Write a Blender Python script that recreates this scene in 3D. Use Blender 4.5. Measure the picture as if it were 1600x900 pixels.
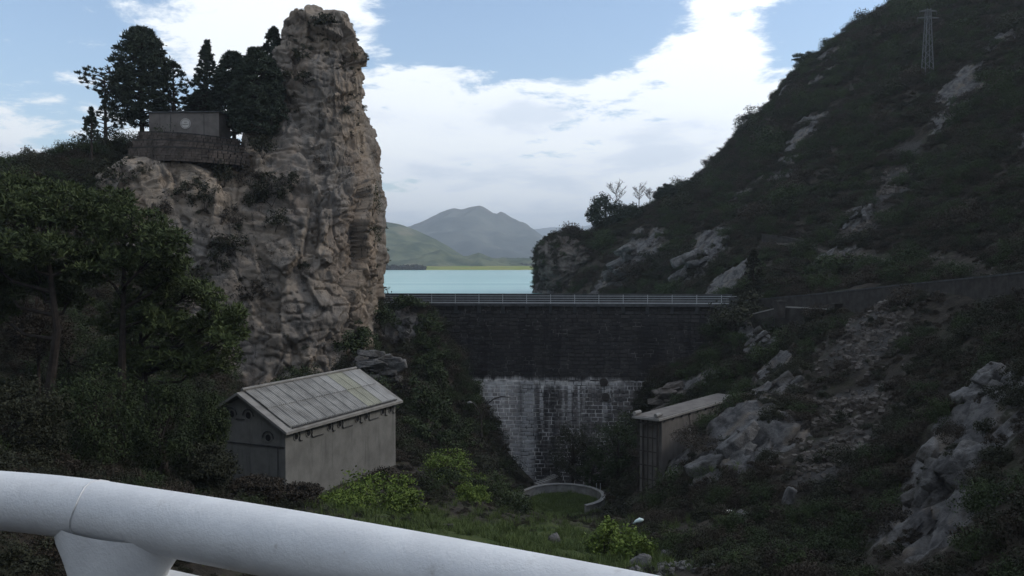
import bpy, math, random
import numpy as np
from mathutils import Vector, Matrix, Euler
from mathutils.bvhtree import BVHTree

S = bpy.context.scene
for o in list(bpy.data.objects):
    bpy.data.objects.remove(o)
COL = S.collection
R = math.radians

# ------------------------------------------------------------------ camera
F = 1350.0                       # focal length in photo pixels (1600 wide)
HZ = 415.0                       # horizon row in the photograph
PITCH = math.atan((450 - HZ) / F)
cam_d = bpy.data.cameras.new('camera')
cam = bpy.data.objects.new('camera', cam_d)
COL.objects.link(cam)
cam_d.sensor_width = 36.0
cam_d.lens = 36.0 * F / 1600.0
cam_d.clip_start = 0.05
cam_d.clip_end = 40000
cam.location = (0, 0, 0)
cam.rotation_euler = (R(90) - PITCH, 0, 0)
S.camera = cam
S.render.resolution_x, S.render.resolution_y = 1024, 576

def ray(px, py):
    a = (px - 800) / F
    b = -(py - 450) / F
    c, s = math.cos(PITCH), math.sin(PITCH)
    v = Vector((a, c + b * s, -s + b * c))
    return v

def P(px, py, Y):
    v = ray(px, py)
    return Vector((v.x * Y / v.y, Y, v.z * Y / v.y))

# ------------------------------------------------------------------ sky, sun, exposure
SUN_EL, SUN_AZ = 35.0, 86.0      # azimuth clockwise from the view direction (+Y)
world = bpy.data.worlds.new('World')
S.world = world
world.use_nodes = True
wt = world.node_tree
for n in list(wt.nodes):
    wt.nodes.remove(n)

class NT:
    """small helper for node graphs"""
    def __init__(s, tree): s.t = tree
    def n(s, typ, **kw):
        nd = s.t.nodes.new(typ)
        for k, v in kw.items(): setattr(nd, k, v)
        return nd
    def put(s, sock, v):
        if isinstance(v, bpy.types.NodeSocket): s.t.links.new(v, sock)
        elif v is not None: sock.default_value = v
    def math(s, op, a, b=None, c=None, clamp=False):
        nd = s.n('ShaderNodeMath', operation=op, use_clamp=clamp)
        s.put(nd.inputs[0], a); s.put(nd.inputs[1], b)
        if c is not None: s.put(nd.inputs[2], c)
        return nd.outputs[0]
    def vmath(s, op, a, b=None, out=0):
        nd = s.n('ShaderNodeVectorMath', operation=op)
        s.put(nd.inputs[0], a); s.put(nd.inputs[1], b)
        return nd.outputs['Value'] if op in ('DOT_PRODUCT', 'LENGTH', 'DISTANCE') else nd.outputs[0]
    def noise(s, vec, scale, detail=6, rough=.55, dist=0.0, lac=2.0):
        nd = s.n('ShaderNodeTexNoise')
        s.put(nd.inputs['Vector'], vec)
        nd.inputs['Scale'].default_value = scale
        nd.inputs['Detail'].default_value = detail
        nd.inputs['Roughness'].default_value = rough
        nd.inputs['Distortion'].default_value = dist
        nd.inputs['Lacunarity'].default_value = lac
        return nd.outputs['Fac']
    def ramp(s, fac, stops, interp='LINEAR'):
        nd = s.n('ShaderNodeValToRGB')
        nd.color_ramp.interpolation = interp
        els = nd.color_ramp.elements
        while len(els) < len(stops): els.new(0.5)
        for e, (p, c) in zip(els, stops):
            e.position = p
            e.color = (c, c, c, 1) if isinstance(c, (int, float)) else (*c, 1)
        s.put(nd.inputs[0], fac)
        return nd.outputs[0]
    def mix(s, fac, a, b, mode='MIX'):
        nd = s.n('ShaderNodeMix', data_type='RGBA', blend_type=mode)
        s.put(nd.inputs['Factor'], fac)
        for k, v in ((6, a), (7, b)):
            if isinstance(v, tuple): v = (*v[:3], 1)
            s.put(nd.inputs[k], v)
        return nd.outputs[2]
    def smooth(s, v, a, b):
        nd = s.n('ShaderNodeMapRange', interpolation_type='SMOOTHSTEP')
        s.put(nd.inputs[0], v); nd.inputs[1].default_value = a; nd.inputs[2].default_value = b
        return nd.outputs[0]

w = NT(wt)
SKY_STRENGTH = 0.15
sky = w.n('ShaderNodeTexSky', sky_type='NISHITA', sun_disc=False)
sky.sun_elevation = R(SUN_EL); sky.sun_rotation = R(SUN_AZ)
sky.air_density = 1.0; sky.dust_density = 0.7; sky.ozone_density = 1.4
tc = w.n('ShaderNodeTexCoord')
D = w.vmath('NORMALIZE', tc.outputs['Generated'])
sep = w.n('ShaderNodeSeparateXYZ'); w.put(sep.inputs[0], D)
den = w.math('ADD', w.math('MAXIMUM', sep.outputs[2], 0.0), 0.16)
cmb = w.n('ShaderNodeCombineXYZ')
w.put(cmb.inputs[0], w.math('DIVIDE', sep.outputs[0], den))
w.put(cmb.inputs[1], w.math('DIVIDE', sep.outputs[1], den))
w.put(cmb.inputs[2], w.math('MULTIPLY', sep.outputs[2], 2.2))
uv = cmb.outputs[0]
n1 = w.noise(uv, 1.15, 6, .60, .25)
n2 = w.noise(w.vmath('ADD', uv, (7.3, 2.1, 4.0)), 3.6, 6, .66, .25)
dens = w.math('ADD', w.math('MULTIPLY', n1, .54), w.math('MULTIPLY', n2, .46))
dens = w.math('ADD', w.math('MULTIPLY', w.math('SUBTRACT', dens, .5), 2.0), .5)
def lobe(px, py, deg, amp):
    d = ray(px, py).normalized()
    dt = w.vmath('DOT_PRODUCT', D, tuple(d))
    k = 1.0 / (1 - math.cos(R(deg)))
    e = w.math('EXPONENT', w.math('MULTIPLY', w.math('SUBTRACT', dt, 1.0), k))
    return w.math('MULTIPLY', e, amp)
tot = w.math('ADD', dens, w.math('ADD', 0.035, w.math('SUBTRACT', w.math('MULTIPLY', w.smooth(sep.outputs[2], .22, .05), .10), w.math('MULTIPLY', w.smooth(sep.outputs[2], .28, .60), .055))))
for px, py, dg, am in ((90, 60, 6.5, -.30), (700, 20, 3.8, -.24), (880, 40, 3.4, -.17), (1330, 20, 4.5, -.26), (1010, 30, 3, -.10), (240, 130, 2.5, -.08),
                       (330, 15, 2.0, .12), (430, 15, 2.2, .12), (630, 120, 2.8, .13), (620, 230, 3.6, .10), (1140, 110, 4.2, .16),
                       (40, 205, 3.2, .16), (1000, 260, 5, .10), (760, 200, 4.0, .12), (800, 330, 8, .10)):
    tot = w.math('ADD', tot, lobe(px, py, dg, am))
mask = w.smooth(tot, .45, .60)
# cloud body: bright tops, grey-blue thick undersides
thick = w.noise(w.vmath('ADD', uv, (1.7, 9.2, 0.4)), 1.9, 5, .58, .2)
low = w.smooth(sep.outputs[2], .30, .03)
shade = w.math('ADD', w.math('MULTIPLY', thick, 1.0), w.math('MULTIPLY', low, .14))
for px, py, dg, am in ((1080, 200, 3.6, .12), (800, 215, 2.6, .07), (900, 240, 3.2, .07), (1150, 95, 3.5, -.14), (400, 30, 4, -.12), (640, 120, 4.0, -.12)):
    shade = w.math('ADD', shade, lobe(px, py, dg, am))
ccol = w.ramp(w.smooth(shade, .50, .80), [(0, (.93, .97, 1.0)), (.5, (.88, .925, .98)), (1, (.70, .77, .87))])
skyc = w.mix(1.0, sky.outputs[0], (1.0, 1.0, 1.0), 'MULTIPLY')
CL = 1.0 / SKY_STRENGTH
# clouds scatter forward: brightest round the veiled sun, duller away from it
sdv = Vector((math.sin(R(SUN_AZ)) * math.cos(R(SUN_EL)), math.cos(R(SUN_AZ)) * math.cos(R(SUN_EL)), math.sin(R(SUN_EL))))
ph = w.math('EXPONENT', w.math('MULTIPLY', w.math('SUBTRACT', w.vmath('DOT_PRODUCT', D, tuple(sdv)), 1.0), 1.3))
ph = w.math('MULTIPLY', w.math('ADD', .90, w.math('MULTIPLY', ph, .5)), CL)
cl10 = w.vmath('SCALE', ccol); w.put(cl10.node.inputs['Scale'], ph)
final = w.mix(mask, skyc, cl10)
bg = w.n('ShaderNodeBackground'); bg.inputs['Strength'].default_value = SKY_STRENGTH
w.put(bg.inputs[0], final)
world.cycles.sampling_method = 'MANUAL'; world.cycles.sample_map_resolution = 512
wo = w.n('ShaderNodeOutputWorld'); w.put(wo.inputs[0], bg.outputs[0])

sun_d = bpy.data.lights.new('sun', 'SUN')
sun_d.energy = 1.15; sun_d.angle = R(16); sun_d.color = (1.0, .93, .83)
sun = bpy.data.objects.new('sun', sun_d); COL.objects.link(sun)
sd = Vector((math.sin(R(SUN_AZ)) * math.cos(R(SUN_EL)), math.cos(R(SUN_AZ)) * math.cos(R(SUN_EL)), math.sin(R(SUN_EL))))
sun.rotation_euler = sd.to_track_quat('Z', 'Y').to_euler()
sun.location = (0, 0, 200)
S.view_settings.view_transform = 'Standard'
S.view_settings.look = 'None'
S.view_settings.exposure = 0.38
S.view_settings.gamma = 1.0
S.view_settings.use_curve_mapping = False
try:
    S.cycles.max_bounces = 4; S.cycles.diffuse_bounces = 2; S.cycles.glossy_bounces = 2; S.cycles.transmission_bounces = 2; S.cycles.transparent_max_bounces = 4
    S.cycles.volume_step_rate = 10; S.cycles.volume_max_steps = 32; S.cycles.volume_bounces = 0
except Exception: pass

rng = np.random.default_rng(7)
random.seed(7)

# ------------------------------------------------------------------ numpy noise
def _hash(ix, iy, iz, k=0):
    h = (ix.astype(np.int64) * 374761393 + iy.astype(np.int64) * 668265263 + iz.astype(np.int64) * 2147483647 + k * 1274126177) & 0xffffffff
    h = ((h ^ (h >> 13)) * 1274126177) & 0xffffffff
    h = ((h ^ (h >> 16)) * 2246822519) & 0xffffffff
    return (h ^ (h >> 15)) & 0xffffffff
def pnoise(p):
    i = np.floor(p); f = p - i
    u = f * f * f * (f * (f * 6 - 15) + 10)
    out = 0
    for dx in (0, 1):
        for dy in (0, 1):
            for dz in (0, 1):
                h = _hash(i[:, 0] + dx, i[:, 1] + dy, i[:, 2] + dz)
                gx = (h & 255) / 127.5 - 1; gy = ((h >> 8) & 255) / 127.5 - 1; gz = ((h >> 16) & 255) / 127.5 - 1
                d = gx * (f[:, 0] - dx) + gy * (f[:, 1] - dy) + gz * (f[:, 2] - dz)
                wx = u[:, 0] if dx else 1 - u[:, 0]
                wy = u[:, 1] if dy else 1 - u[:, 1]
                wz = u[:, 2] if dz else 1 - u[:, 2]
                out = out + d * wx * wy * wz
    return out
def fbm(p, oct=4, gain=.5):
    a, s, o = 1.0, 1.0, 0
    for k in range(oct):
        o = o + a * pnoise(p * s + k * 17.3); a *= gain; s *= 2.03
    return o
def ridged(p, oct=4, gain=.5):
    a, s, o = 1.0, 1.0, 0
    for k in range(oct):
        o = o + a * (1 - np.abs(pnoise(p * s + k * 9.1)) * 2.2); a *= gain; s *= 2.07
    return o
def cells(p, tilt=False):
    """cell value and edge distance of 3-D Voronoi"""
    i = np.floor(p); f = p - i
    best = np.full(len(p), 9.); sec = np.full(len(p), 9.); val = np.zeros(len(p)); tl = np.zeros(len(p))
    for dx in (-1, 0, 1):
        for dy in (-1, 0, 1):
            for dz in (-1, 0, 1):
                h = _hash(i[:, 0] + dx, i[:, 1] + dy, i[:, 2] + dz, 3)
                q = np.stack([dx + (h & 1023) / 1023., dy + ((h >> 10) & 1023) / 1023., dz + ((h >> 20) & 1023) / 1023.], 1) - f
                d = (q * q).sum(1)
                hv = (_hash(i[:, 0] + dx, i[:, 1] + dy, i[:, 2] + dz, 5) & 1023) / 1023.
                m = d < best
                if tilt:
                    h2 = _hash(i[:, 0] + dx, i[:, 1] + dy, i[:, 2] + dz, 8)
                    tl = np.where(m, q[:, 0] * ((h2 & 255) / 127.5 - 1) + q[:, 1] * (((h2 >> 8) & 255) / 127.5 - 1) + q[:, 2] * (((h2 >> 16) & 255) / 127.5 - 1), tl)
                sec = np.where(m, best, np.minimum(sec, d)); val = np.where(m, hv, val); best = np.where(m, d, best)
    return (val, np.sqrt(sec) - np.sqrt(best), tl) if tilt else (val, np.sqrt(sec) - np.sqrt(best))
def sstep(x, a, b):
    t = np.clip((x - a) / (b - a), 0, 1); return t * t * (3 - 2 * t)

# ------------------------------------------------------------------ mesh helpers
def np_mesh(name, v, quads=None, tris=None, smooth=False, uv=None):
    me = bpy.data.meshes.new(name)
    v = np.asarray(v, np.float32)
    nq = 0 if quads is None else len(quads); nt = 0 if tris is None else len(tris)
    me.vertices.add(len(v)); me.vertices.foreach_set('co', v.ravel())
    idx = []
    if nq: idx.append(np.asarray(quads, np.int32).ravel())
    if nt: idx.append(np.asarray(tris, np.int32).ravel())
    idx = np.concatenate(idx)
    me.loops.add(len(idx)); me.loops.foreach_set('vertex_index', idx)
    st = np.concatenate([np.arange(nq) * 4, nq * 4 + np.arange(nt) * 3]).astype(np.int32)
    me.polygons.add(nq + nt); me.polygons.foreach_set('loop_start', st)
    try: me.polygons.foreach_set('loop_total', np.concatenate([np.full(nq, 4), np.full(nt, 3)]).astype(np.int32))
    except Exception: pass
    if smooth: me.polygons.foreach_set('use_smooth', np.ones(nq + nt, bool))
    me.update(calc_edges=True); me.validate()
    return me
def grid_quads(nr, nc, wrap=False):
    r = np.arange(nr - 1)[:, None]; c = np.arange(nc if wrap else nc - 1)[None, :]
    c2 = (c + 1) % nc
    a = r * nc + c; b = r * nc + c2; d = (r + 1) * nc + c2; e = (r + 1) * nc + c
    return np.stack([a, b, d, e], -1).reshape(-1, 4)
def tag(o, label=None, cat=None, group=None, kind=None):
    if label: o['label'] = label
    if cat: o['category'] = cat
    if group: o['group'] = group
    if kind: o['kind'] = kind
    return o
def link(name, me, mat=None, parent=None):
    o = bpy.data.objects.new(name, me); COL.objects.link(o)
    if mat and me and not me.materials: me.materials.append(mat)
    if parent: o.parent = parent
    return o
def empty(name, loc=(0, 0, 0), rz=0.0):
    o = bpy.data.objects.new(name, None); COL.objects.link(o)
    o.location = loc; o.rotation_euler = (0, 0, rz); o.empty_display_size = .3
    return o
class MB:
    """collects shapes into one mesh"""
    def __init__(s): s.v = []; s.f = []
    def add(s, v, f):
        b = len(s.v); s.v += [tuple(q) for q in v]; s.f += [tuple(b + i for i in q) for q in f]; return s
    def box(s, c, d, rz=0.0, rot=None):
        x, y, z = d[0] / 2, d[1] / 2, d[2] / 2
        M = rot if rot is not None else Matrix.Rotation(rz, 3, 'Z')
        vs = [Vector(c) + M @ Vector((sx * x, sy * y, sz * z)) for sx in (-1, 1) for sy in (-1, 1) for sz in (-1, 1)]
        return s.add(vs, [(0, 1, 3, 2), (4, 6, 7, 5), (0, 4, 5, 1), (2, 3, 7, 6), (0, 2, 6, 4), (1, 5, 7, 3)])
    def tube(s, pts, rad, n=8, caps=True):
        pts = [Vector(p) for p in pts]
        if not isinstance(rad, (list, tuple)): rad = [rad] * len(pts)
        up = None; rings = []
        for i, p in enumerate(pts):
            t = (pts[min(i + 1, len(pts) - 1)] - pts[max(i - 1, 0)]).normalized()
            if up is None:
                up = Vector((0, 0, 1)) if abs(t.z) < .9 else Vector((1, 0, 0))
            a = t.cross(up).normalized(); b = a.cross(t).normalized(); up = b
            rings.append([p + (a * math.cos(2 * math.pi * k / n) + b * math.sin(2 * math.pi * k / n)) * rad[i] for k in range(n)])
        vs = [q for r in rings for q in r]
        fs = [(i * n + k, i * n + (k + 1) % n, (i + 1) * n + (k + 1) % n, (i + 1) * n + k) for i in range(len(pts) - 1) for k in range(n)]
        if caps: fs += [tuple(range(n))[::-1], tuple((len(pts) - 1) * n + k for k in range(n))]
        return s.add(vs, fs)
    def mesh(s, name='m', smooth=False):
        me = bpy.data.meshes.new(name); me.from_pydata([tuple(q) for q in s.v], [], s.f); me.validate()
        if smooth: me.polygons.foreach_set('use_smooth', np.ones(len(me.polygons), bool))
        me.update(); return me
    def build(s, name, mat, parent=None, smooth=False):
        return link(name, s.mesh(name, smooth), mat, parent)

# ------------------------------------------------------------------ materials
def new_mat(name):
    m = bpy.data.materials.new(name); m.use_nodes = True
    t = m.node_tree
    for n in list(t.nodes): t.nodes.remove(n)
    k = NT(t)
    out = k.n('ShaderNodeOutputMaterial'); b = k.n('ShaderNodeBsdfPrincipled')
    t.links.new(b.outputs[0], out.inputs[0])
    return m, k, b, out
def bump(k, b, h, strength=.5, dist=.1):
    nd = k.n('ShaderNodeBump'); nd.inputs['Strength'].default_value = strength; nd.inputs['Distance'].default_value = dist
    k.put(nd.inputs['Height'], h); k.put(b.inputs['Normal'], nd.outputs[0])
def wpos(k): return k.n('ShaderNodeNewGeometry').outputs['Position']
def scaled(k, v, s3):
    return k.vmath('MULTIPLY', v, s3)

def mat_simple(name, col, rough=.7, var=.25, scale=2.0, spec=.3, metal=0.0, bmp=0.0, streak=0.0):
    m, k, b, o = new_mat(name)
    p = wpos(k)
    n = k.noise(p, scale, 6, .6)
    c = k.mix(k.smooth(n, .3, .7), tuple(x * (1 - var) for x in col), tuple(min(1, x * (1 + var)) for x in col))
    if streak:
        st = k.smooth(k.noise(scaled(k, p, (1, 1, .12)), 2.2, 5, .6), .5, .72)
        c = k.mix(k.math('MULTIPLY', st, streak), c, tuple(x * .35 for x in col))
    k.put(b.inputs['Base Color'], c)
    b.inputs['Roughness'].default_value = rough
    b.inputs['Specular IOR Level'].default_value = spec
    b.inputs['Metallic'].default_value = metal
    if bmp: bump(k, b, k.noise(p, scale * 6, 5, .6), bmp, .03)
    return m

def mat_foliage(name, dark, light, rough=.75):
    m, k, b, o = new_mat(name)
    g = k.n('ShaderNodeNewGeometry'); oi = k.n('ShaderNodeObjectInfo')
    isl = g.outputs['Random Per Island']
    cl = k.noise(g.outputs['Position'], .9, 3, .5)
    f = k.math('ADD', k.math('MULTIPLY', isl, .45), k.math('ADD', k.math('MULTIPLY', oi.outputs['Random'], .3), k.math('MULTIPLY', k.smooth(cl, .3, .7), .3)))
    k.put(b.inputs['Base Color'], k.mix(f, dark, light))
    b.inputs['Roughness'].default_value = rough
    b.inputs['Specular IOR Level'].default_value = .18
    return m

def mat_cliff():
    m, k, b, o = new_mat('limestone cliff')
    p = wpos(k)
    big = k.noise(p, .11, 5, .6, .4)
    mid = k.noise(p, .7, 7, .65)
    fine = k.noise(p, 4.5, 7, .68)
    streak = k.noise(scaled(k, p, (1, 1, .10)), .8, 7, .65, .6)
    c = k.mix(k.smooth(big, .38, .64), (.165, .146, .126), (.245, .198, .150))
    # rusty wash on the pillar
    s = k.n('ShaderNodeSeparateXYZ'); k.put(s.inputs[0], p)
    rz = k.math('MULTIPLY', k.smooth(k.noise(scaled(k, p, (1, 1, .35)), .22, 5, .6), .47, .63), .5)
    c = k.mix(rz, c, (.205, .155, .115))
    c = k.mix(k.math('MULTIPLY', k.smooth(mid, .5, .7), .45), c, (.29, .265, .235))
    c = k.mix(k.math('MULTIPLY', k.smooth(streak, .5, .68), .75), c, (.075, .07, .066))
    c = k.mix(k.math('MULTIPLY', k.smooth(fine, .55, .75), .55), c, (.07, .062, .055))
    def cracks(sc3, s_, w_):
        nn = k.noise(scaled(k, p, sc3), s_, 5, .6, .5)
        return k.smooth(k.math('ABSOLUTE', k.math('SUBTRACT', nn, .5)), w_, 0.0)
    ck = k.math('MAXIMUM', cracks((1, 1, .28), .42, .011), k.math('MULTIPLY', cracks((.5, .5, 1.3), .55, .010), .8))
    ck = k.math('MULTIPLY', ck, k.smooth(mid, .35, .55))
    c = k.mix(k.math('MULTIPLY', ck, .85), c, (.03, .027, .024))
    blot = k.smooth(k.noise(p, .33, 6, .7), .56, .66)
    c = k.mix(k.math('MULTIPLY', blot, .6), c, (.075, .070, .064))
    k.put(b.inputs['Base Color'], c)
    b.inputs['Roughness'].default_value = .9; b.inputs['Specular IOR Level'].default_value = .2
    bump(k, b, k.math('SUBTRACT', k.math('ADD', k.math('MULTIPLY', fine, .5), mid), k.math('MULTIPLY', ck, .5)), .65, .3)
    return m

def mat_terrain():
    m, k, b, o = new_mat('hillside ground')
    p = wpos(k)
    def attr(n):
        a = k.n('ShaderNodeAttribute'); a.attribute_name = n; return a.outputs['Fac']
    big = k.noise(p, .25, 5, .6); mid = k.noise(p, 1.3, 7, .66); fine = k.noise(p, 6, 6, .68)
    soil = k.mix(k.smooth(mid, .35, .65), (.024, .021, .017), (.050, .042, .033))
    soil = k.mix(k.math('MULTIPLY', k.smooth(big, .5, .66), .6), soil, (.034, .040, .020))
    rock = k.mix(k.smooth(mid, .36, .62), (.05, .048, .048), (.125, .12, .115))
    rock = k.mix(k.math('MULTIPLY', k.smooth(fine, .54, .72), .7), rock, (.05, .047, .046))
    rock = k.mix(k.math('MULTIPLY', k.smooth(k.noise(scaled(k, p, (1, 1, .4)), .5, 6, .6), .52, .66), .6), rock, (.16, .13, .10))
    scree = k.mix(k.smooth(fine, .35, .65), (.030, .028, .026), (.068, .063, .058))
    grass = k.mix(k.smooth(mid, .35, .65), (.035, .055, .016), (.07, .085, .03))
    rm = k.smooth(k.math('ADD', attr('rock'), k.math('MULTIPLY', k.math('SUBTRACT', mid, .5), .9)), .42, .60)
    c = k.mix(rm, soil, rock)
    c = k.mix(k.smooth(k.math('ADD', attr('scree'), k.math('MULTIPLY', k.math('SUBTRACT', mid, .5), .8)), .35, .65), c, scree)
    c = k.mix(k.smooth(k.math('ADD', attr('grass'), k.math('MULTIPLY', k.math('SUBTRACT', mid, .5), .8)), .35, .65), c, grass)
    k.put(b.inputs['Base Color'], c)
    b.inputs['Roughness'].default_value = .95; b.inputs['Specular IOR Level'].default_value = .12
    bump(k, b, k.math('ADD', mid, k.math('MULTIPLY', fine, .4)), .8, .3)
    return m

def mat_rock(name, lo, hi):
    m, k, b, o = new_mat(name)
    p = wpos(k)
    mid = k.noise(p, 1.0, 7, .66, .3); fine = k.noise(p, 6, 7, .68)
    c = k.mix(k.smooth(mid, .36, .64), lo, hi)
    c = k.mix(k.math('MULTIPLY', k.smooth(fine, .52, .72), .7), c, tuple(x * .35 for x in lo))
    c = k.mix(k.math('MULTIPLY', k.smooth(k.noise(p, .45, 5, .6), .52, .64), .6), c, (.045, .04, .032))
    k.put(b.inputs['Base Color'], c); b.inputs['Roughness'].default_value = .9; b.inputs['Specular IOR Level'].default_value = .2
    bump(k, b, k.math('ADD', mid, k.math('MULTIPLY', fine, .5)), .9, .25)
    return m

def mat_dam(name, mortar=False):
    m, k, b, o = new_mat(name)
    g = k.n('ShaderNodeNewGeometry'); p = g.outputs['Position']
    s = k.n('ShaderNodeSeparateXYZ'); k.put(s.inputs[0], p)
    X, Z = s.outputs[0], s.outputs[2]
    st = k.noise(scaled(k, p, (1, .2, .07)), .55, 7, .62, .25)
    st2 = k.noise(scaled(k, p, (1, .2, .05)), 1.5, 6, .62, .1)
    fine = k.noise(p, 5, 6, .65)
    isl = g.outputs['Random Per Island']; oi = k.n('ShaderNodeObjectInfo').outputs['Random']
    rnd = k.math('FRACT', k.math('ADD', isl, oi))
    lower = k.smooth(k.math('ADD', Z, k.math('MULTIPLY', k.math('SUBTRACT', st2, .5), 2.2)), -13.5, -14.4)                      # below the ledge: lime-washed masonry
    leftpale = k.math('MULTIPLY', lower, k.smooth(k.math('ADD', X, k.math('MULTIPLY', k.math('SUBTRACT', st, .5), 4)), 1.6, -.6))  # paler masonry towards the left of the lower courses
    black = (.016, .0150, .0155); stone = (.080, .072, .068); pale = (.17, .165, .16)
    c = k.mix(rnd, (.026, .024, .0235), (.052, .047, .045))
    c = k.mix(k.math('MULTIPLY', lower, .75), c, k.mix(rnd, (.075, .068, .066), (.16, .145, .138)))
    c = k.mix(leftpale, c, k.mix(rnd, (.24, .215, .20), (.42, .40, .38)))
    # black seep streaks, then grey lime streaks running from the ledge
    blk = k.math('MULTIPLY', k.smooth(st, .47, .58), k.math('SUBTRACT', 1.0, k.math('MULTIPLY', leftpale, .8)))
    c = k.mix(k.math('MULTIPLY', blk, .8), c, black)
    limef = k.math('MULTIPLY', k.smooth(st2, .50, .62), k.math('MULTIPLY', lower, k.smooth(k.math('ADD', Z, k.math('MULTIPLY', st, 9)), -19, -9.0)))
    c = k.mix(k.math('MULTIPLY', limef, .85), c, (.50, .49, .48))
    cap = k.math('MULTIPLY', k.math('MULTIPLY', lower, k.smooth(k.math('ADD', Z, k.math('MULTIPLY', st2, 3.2)), -13.6, -12.4)), k.smooth(X, 14.5, 11))
    c = k.mix(k.math('MULTIPLY', cap, .75), c, (.60, .59, .57))
    wash = k.math('MULTIPLY', k.math('MULTIPLY', k.smooth(X, -.6, .6), k.smooth(X, 3.4, 2.0)), lower)
    c = k.mix(k.math('MULTIPLY', wash, k.smooth(st2, .3, .55)), c, (.30, .295, .29))
    topb = k.math('MULTIPLY', k.smooth(k.math('ADD', Z, k.math('MULTIPLY', st, 3)), -5.6, -4.6), .5)
    c = k.mix(topb, c, k.mix(rnd, (.045, .043, .043), (.07, .066, .064)))
    if mortar:
        jo = k.mix(k.smooth(k.noise(p, .9, 5, .7), .50, .66), (.022, .021, .020), (.16, .15, .14))
        c = k.mix(k.math('MULTIPLY', lower, k.smooth(k.noise(p, .7, 5, .7), .40, .60)), jo, (.55, .53, .51))
        c = k.mix(leftpale, c, (.66, .63, .60))
    else:
        c = k.mix(k.math('MULTIPLY', k.smooth(fine, .5, .75), .5), c, black)
    k.put(b.inputs['Base Color'], c); b.inputs['Roughness'].default_value = .9; b.inputs['Specular IOR Level'].default_value = .15
    bump(k, b, fine, .6, .06)
    return m

def mat_paint():
    m, k, b, o = new_mat('white rail paint')
    p = wpos(k)
    n = k.noise(p, 9, 6, .6); f = k.noise(p, 120, 4, .6); pit = k.noise(p, 45, 3, .5)
    c = k.mix(k.smooth(n, .3, .7), (.56, .565, .565), (.66, .665, .66))
    c = k.mix(k.math('MULTIPLY', k.smooth(pit, .70, .76), .6), c, (.40, .38, .36))
    c = k.mix(k.math('MULTIPLY', k.smooth(k.noise(p, 16, 6, .7), .56, .72), .45), c, (.40, .385, .36))
    chip = k.smooth(k.noise(p, 26, 7, .75), .69, .71)
    c = k.mix(chip, c, (.10, .075, .055))
    run = k.smooth(k.noise(scaled(k, p, (30, 30, 3)), 1.0, 5, .65), .62, .75)
    c = k.mix(k.math('MULTIPLY', run, .3), c, (.30, .26, .21))
    k.put(b.inputs['Base Color'], c)
    b.inputs['Roughness'].default_value = .55; b.inputs['Specular IOR Level'].default_value = .35
    stip = k.noise(p, 260, 3, .6)
    bump(k, b, k.math('ADD', k.math('MULTIPLY', n, .8), k.math('ADD', k.math('MULTIPLY', f, .22), k.math('ADD', k.math('MULTIPLY', stip, .18), k.math('MULTIPLY', pit, .3)))), .38, .008)
    return m

def mat_water():
    m, k, b, o = new_mat('lake water')
    p = wpos(k)
    b.inputs['Base Color'].default_value = (.12, .25, .25, 1)
    b.inputs['Roughness'].default_value = .22
    b.inputs['IOR'].default_value = 1.33; b.inputs['Specular IOR Level'].default_value = .15
    band = k.noise(scaled(k, p, (.05, 1, 1)), .03, 4, .65)
    k.put(b.inputs['Base Color'], k.mix(k.smooth(band, .42, .6), (.17, .37, .36), (.24, .45, .43)))
    h = k.noise(scaled(k, p, (.5, 1, 1)), .5, 6, .65)
    bump(k, b, h, .35, .5)
    return m

def mat_far(name, lo, hi, sc, extra=None):
    m, k, b, o = new_mat(name)
    p = wpos(k)
    c = k.mix(k.smooth(k.noise(p, sc, 8, .65), .38, .62), lo, hi)
    if extra: c = k.mix(k.smooth(k.noise(p, sc * .45, 6, .6), .54, .66), c, extra)
    k.put(b.inputs['Base Color'], c); b.inputs['Roughness'].default_value = 1; b.inputs['Specular IOR Level'].default_value = 0
    return m

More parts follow.
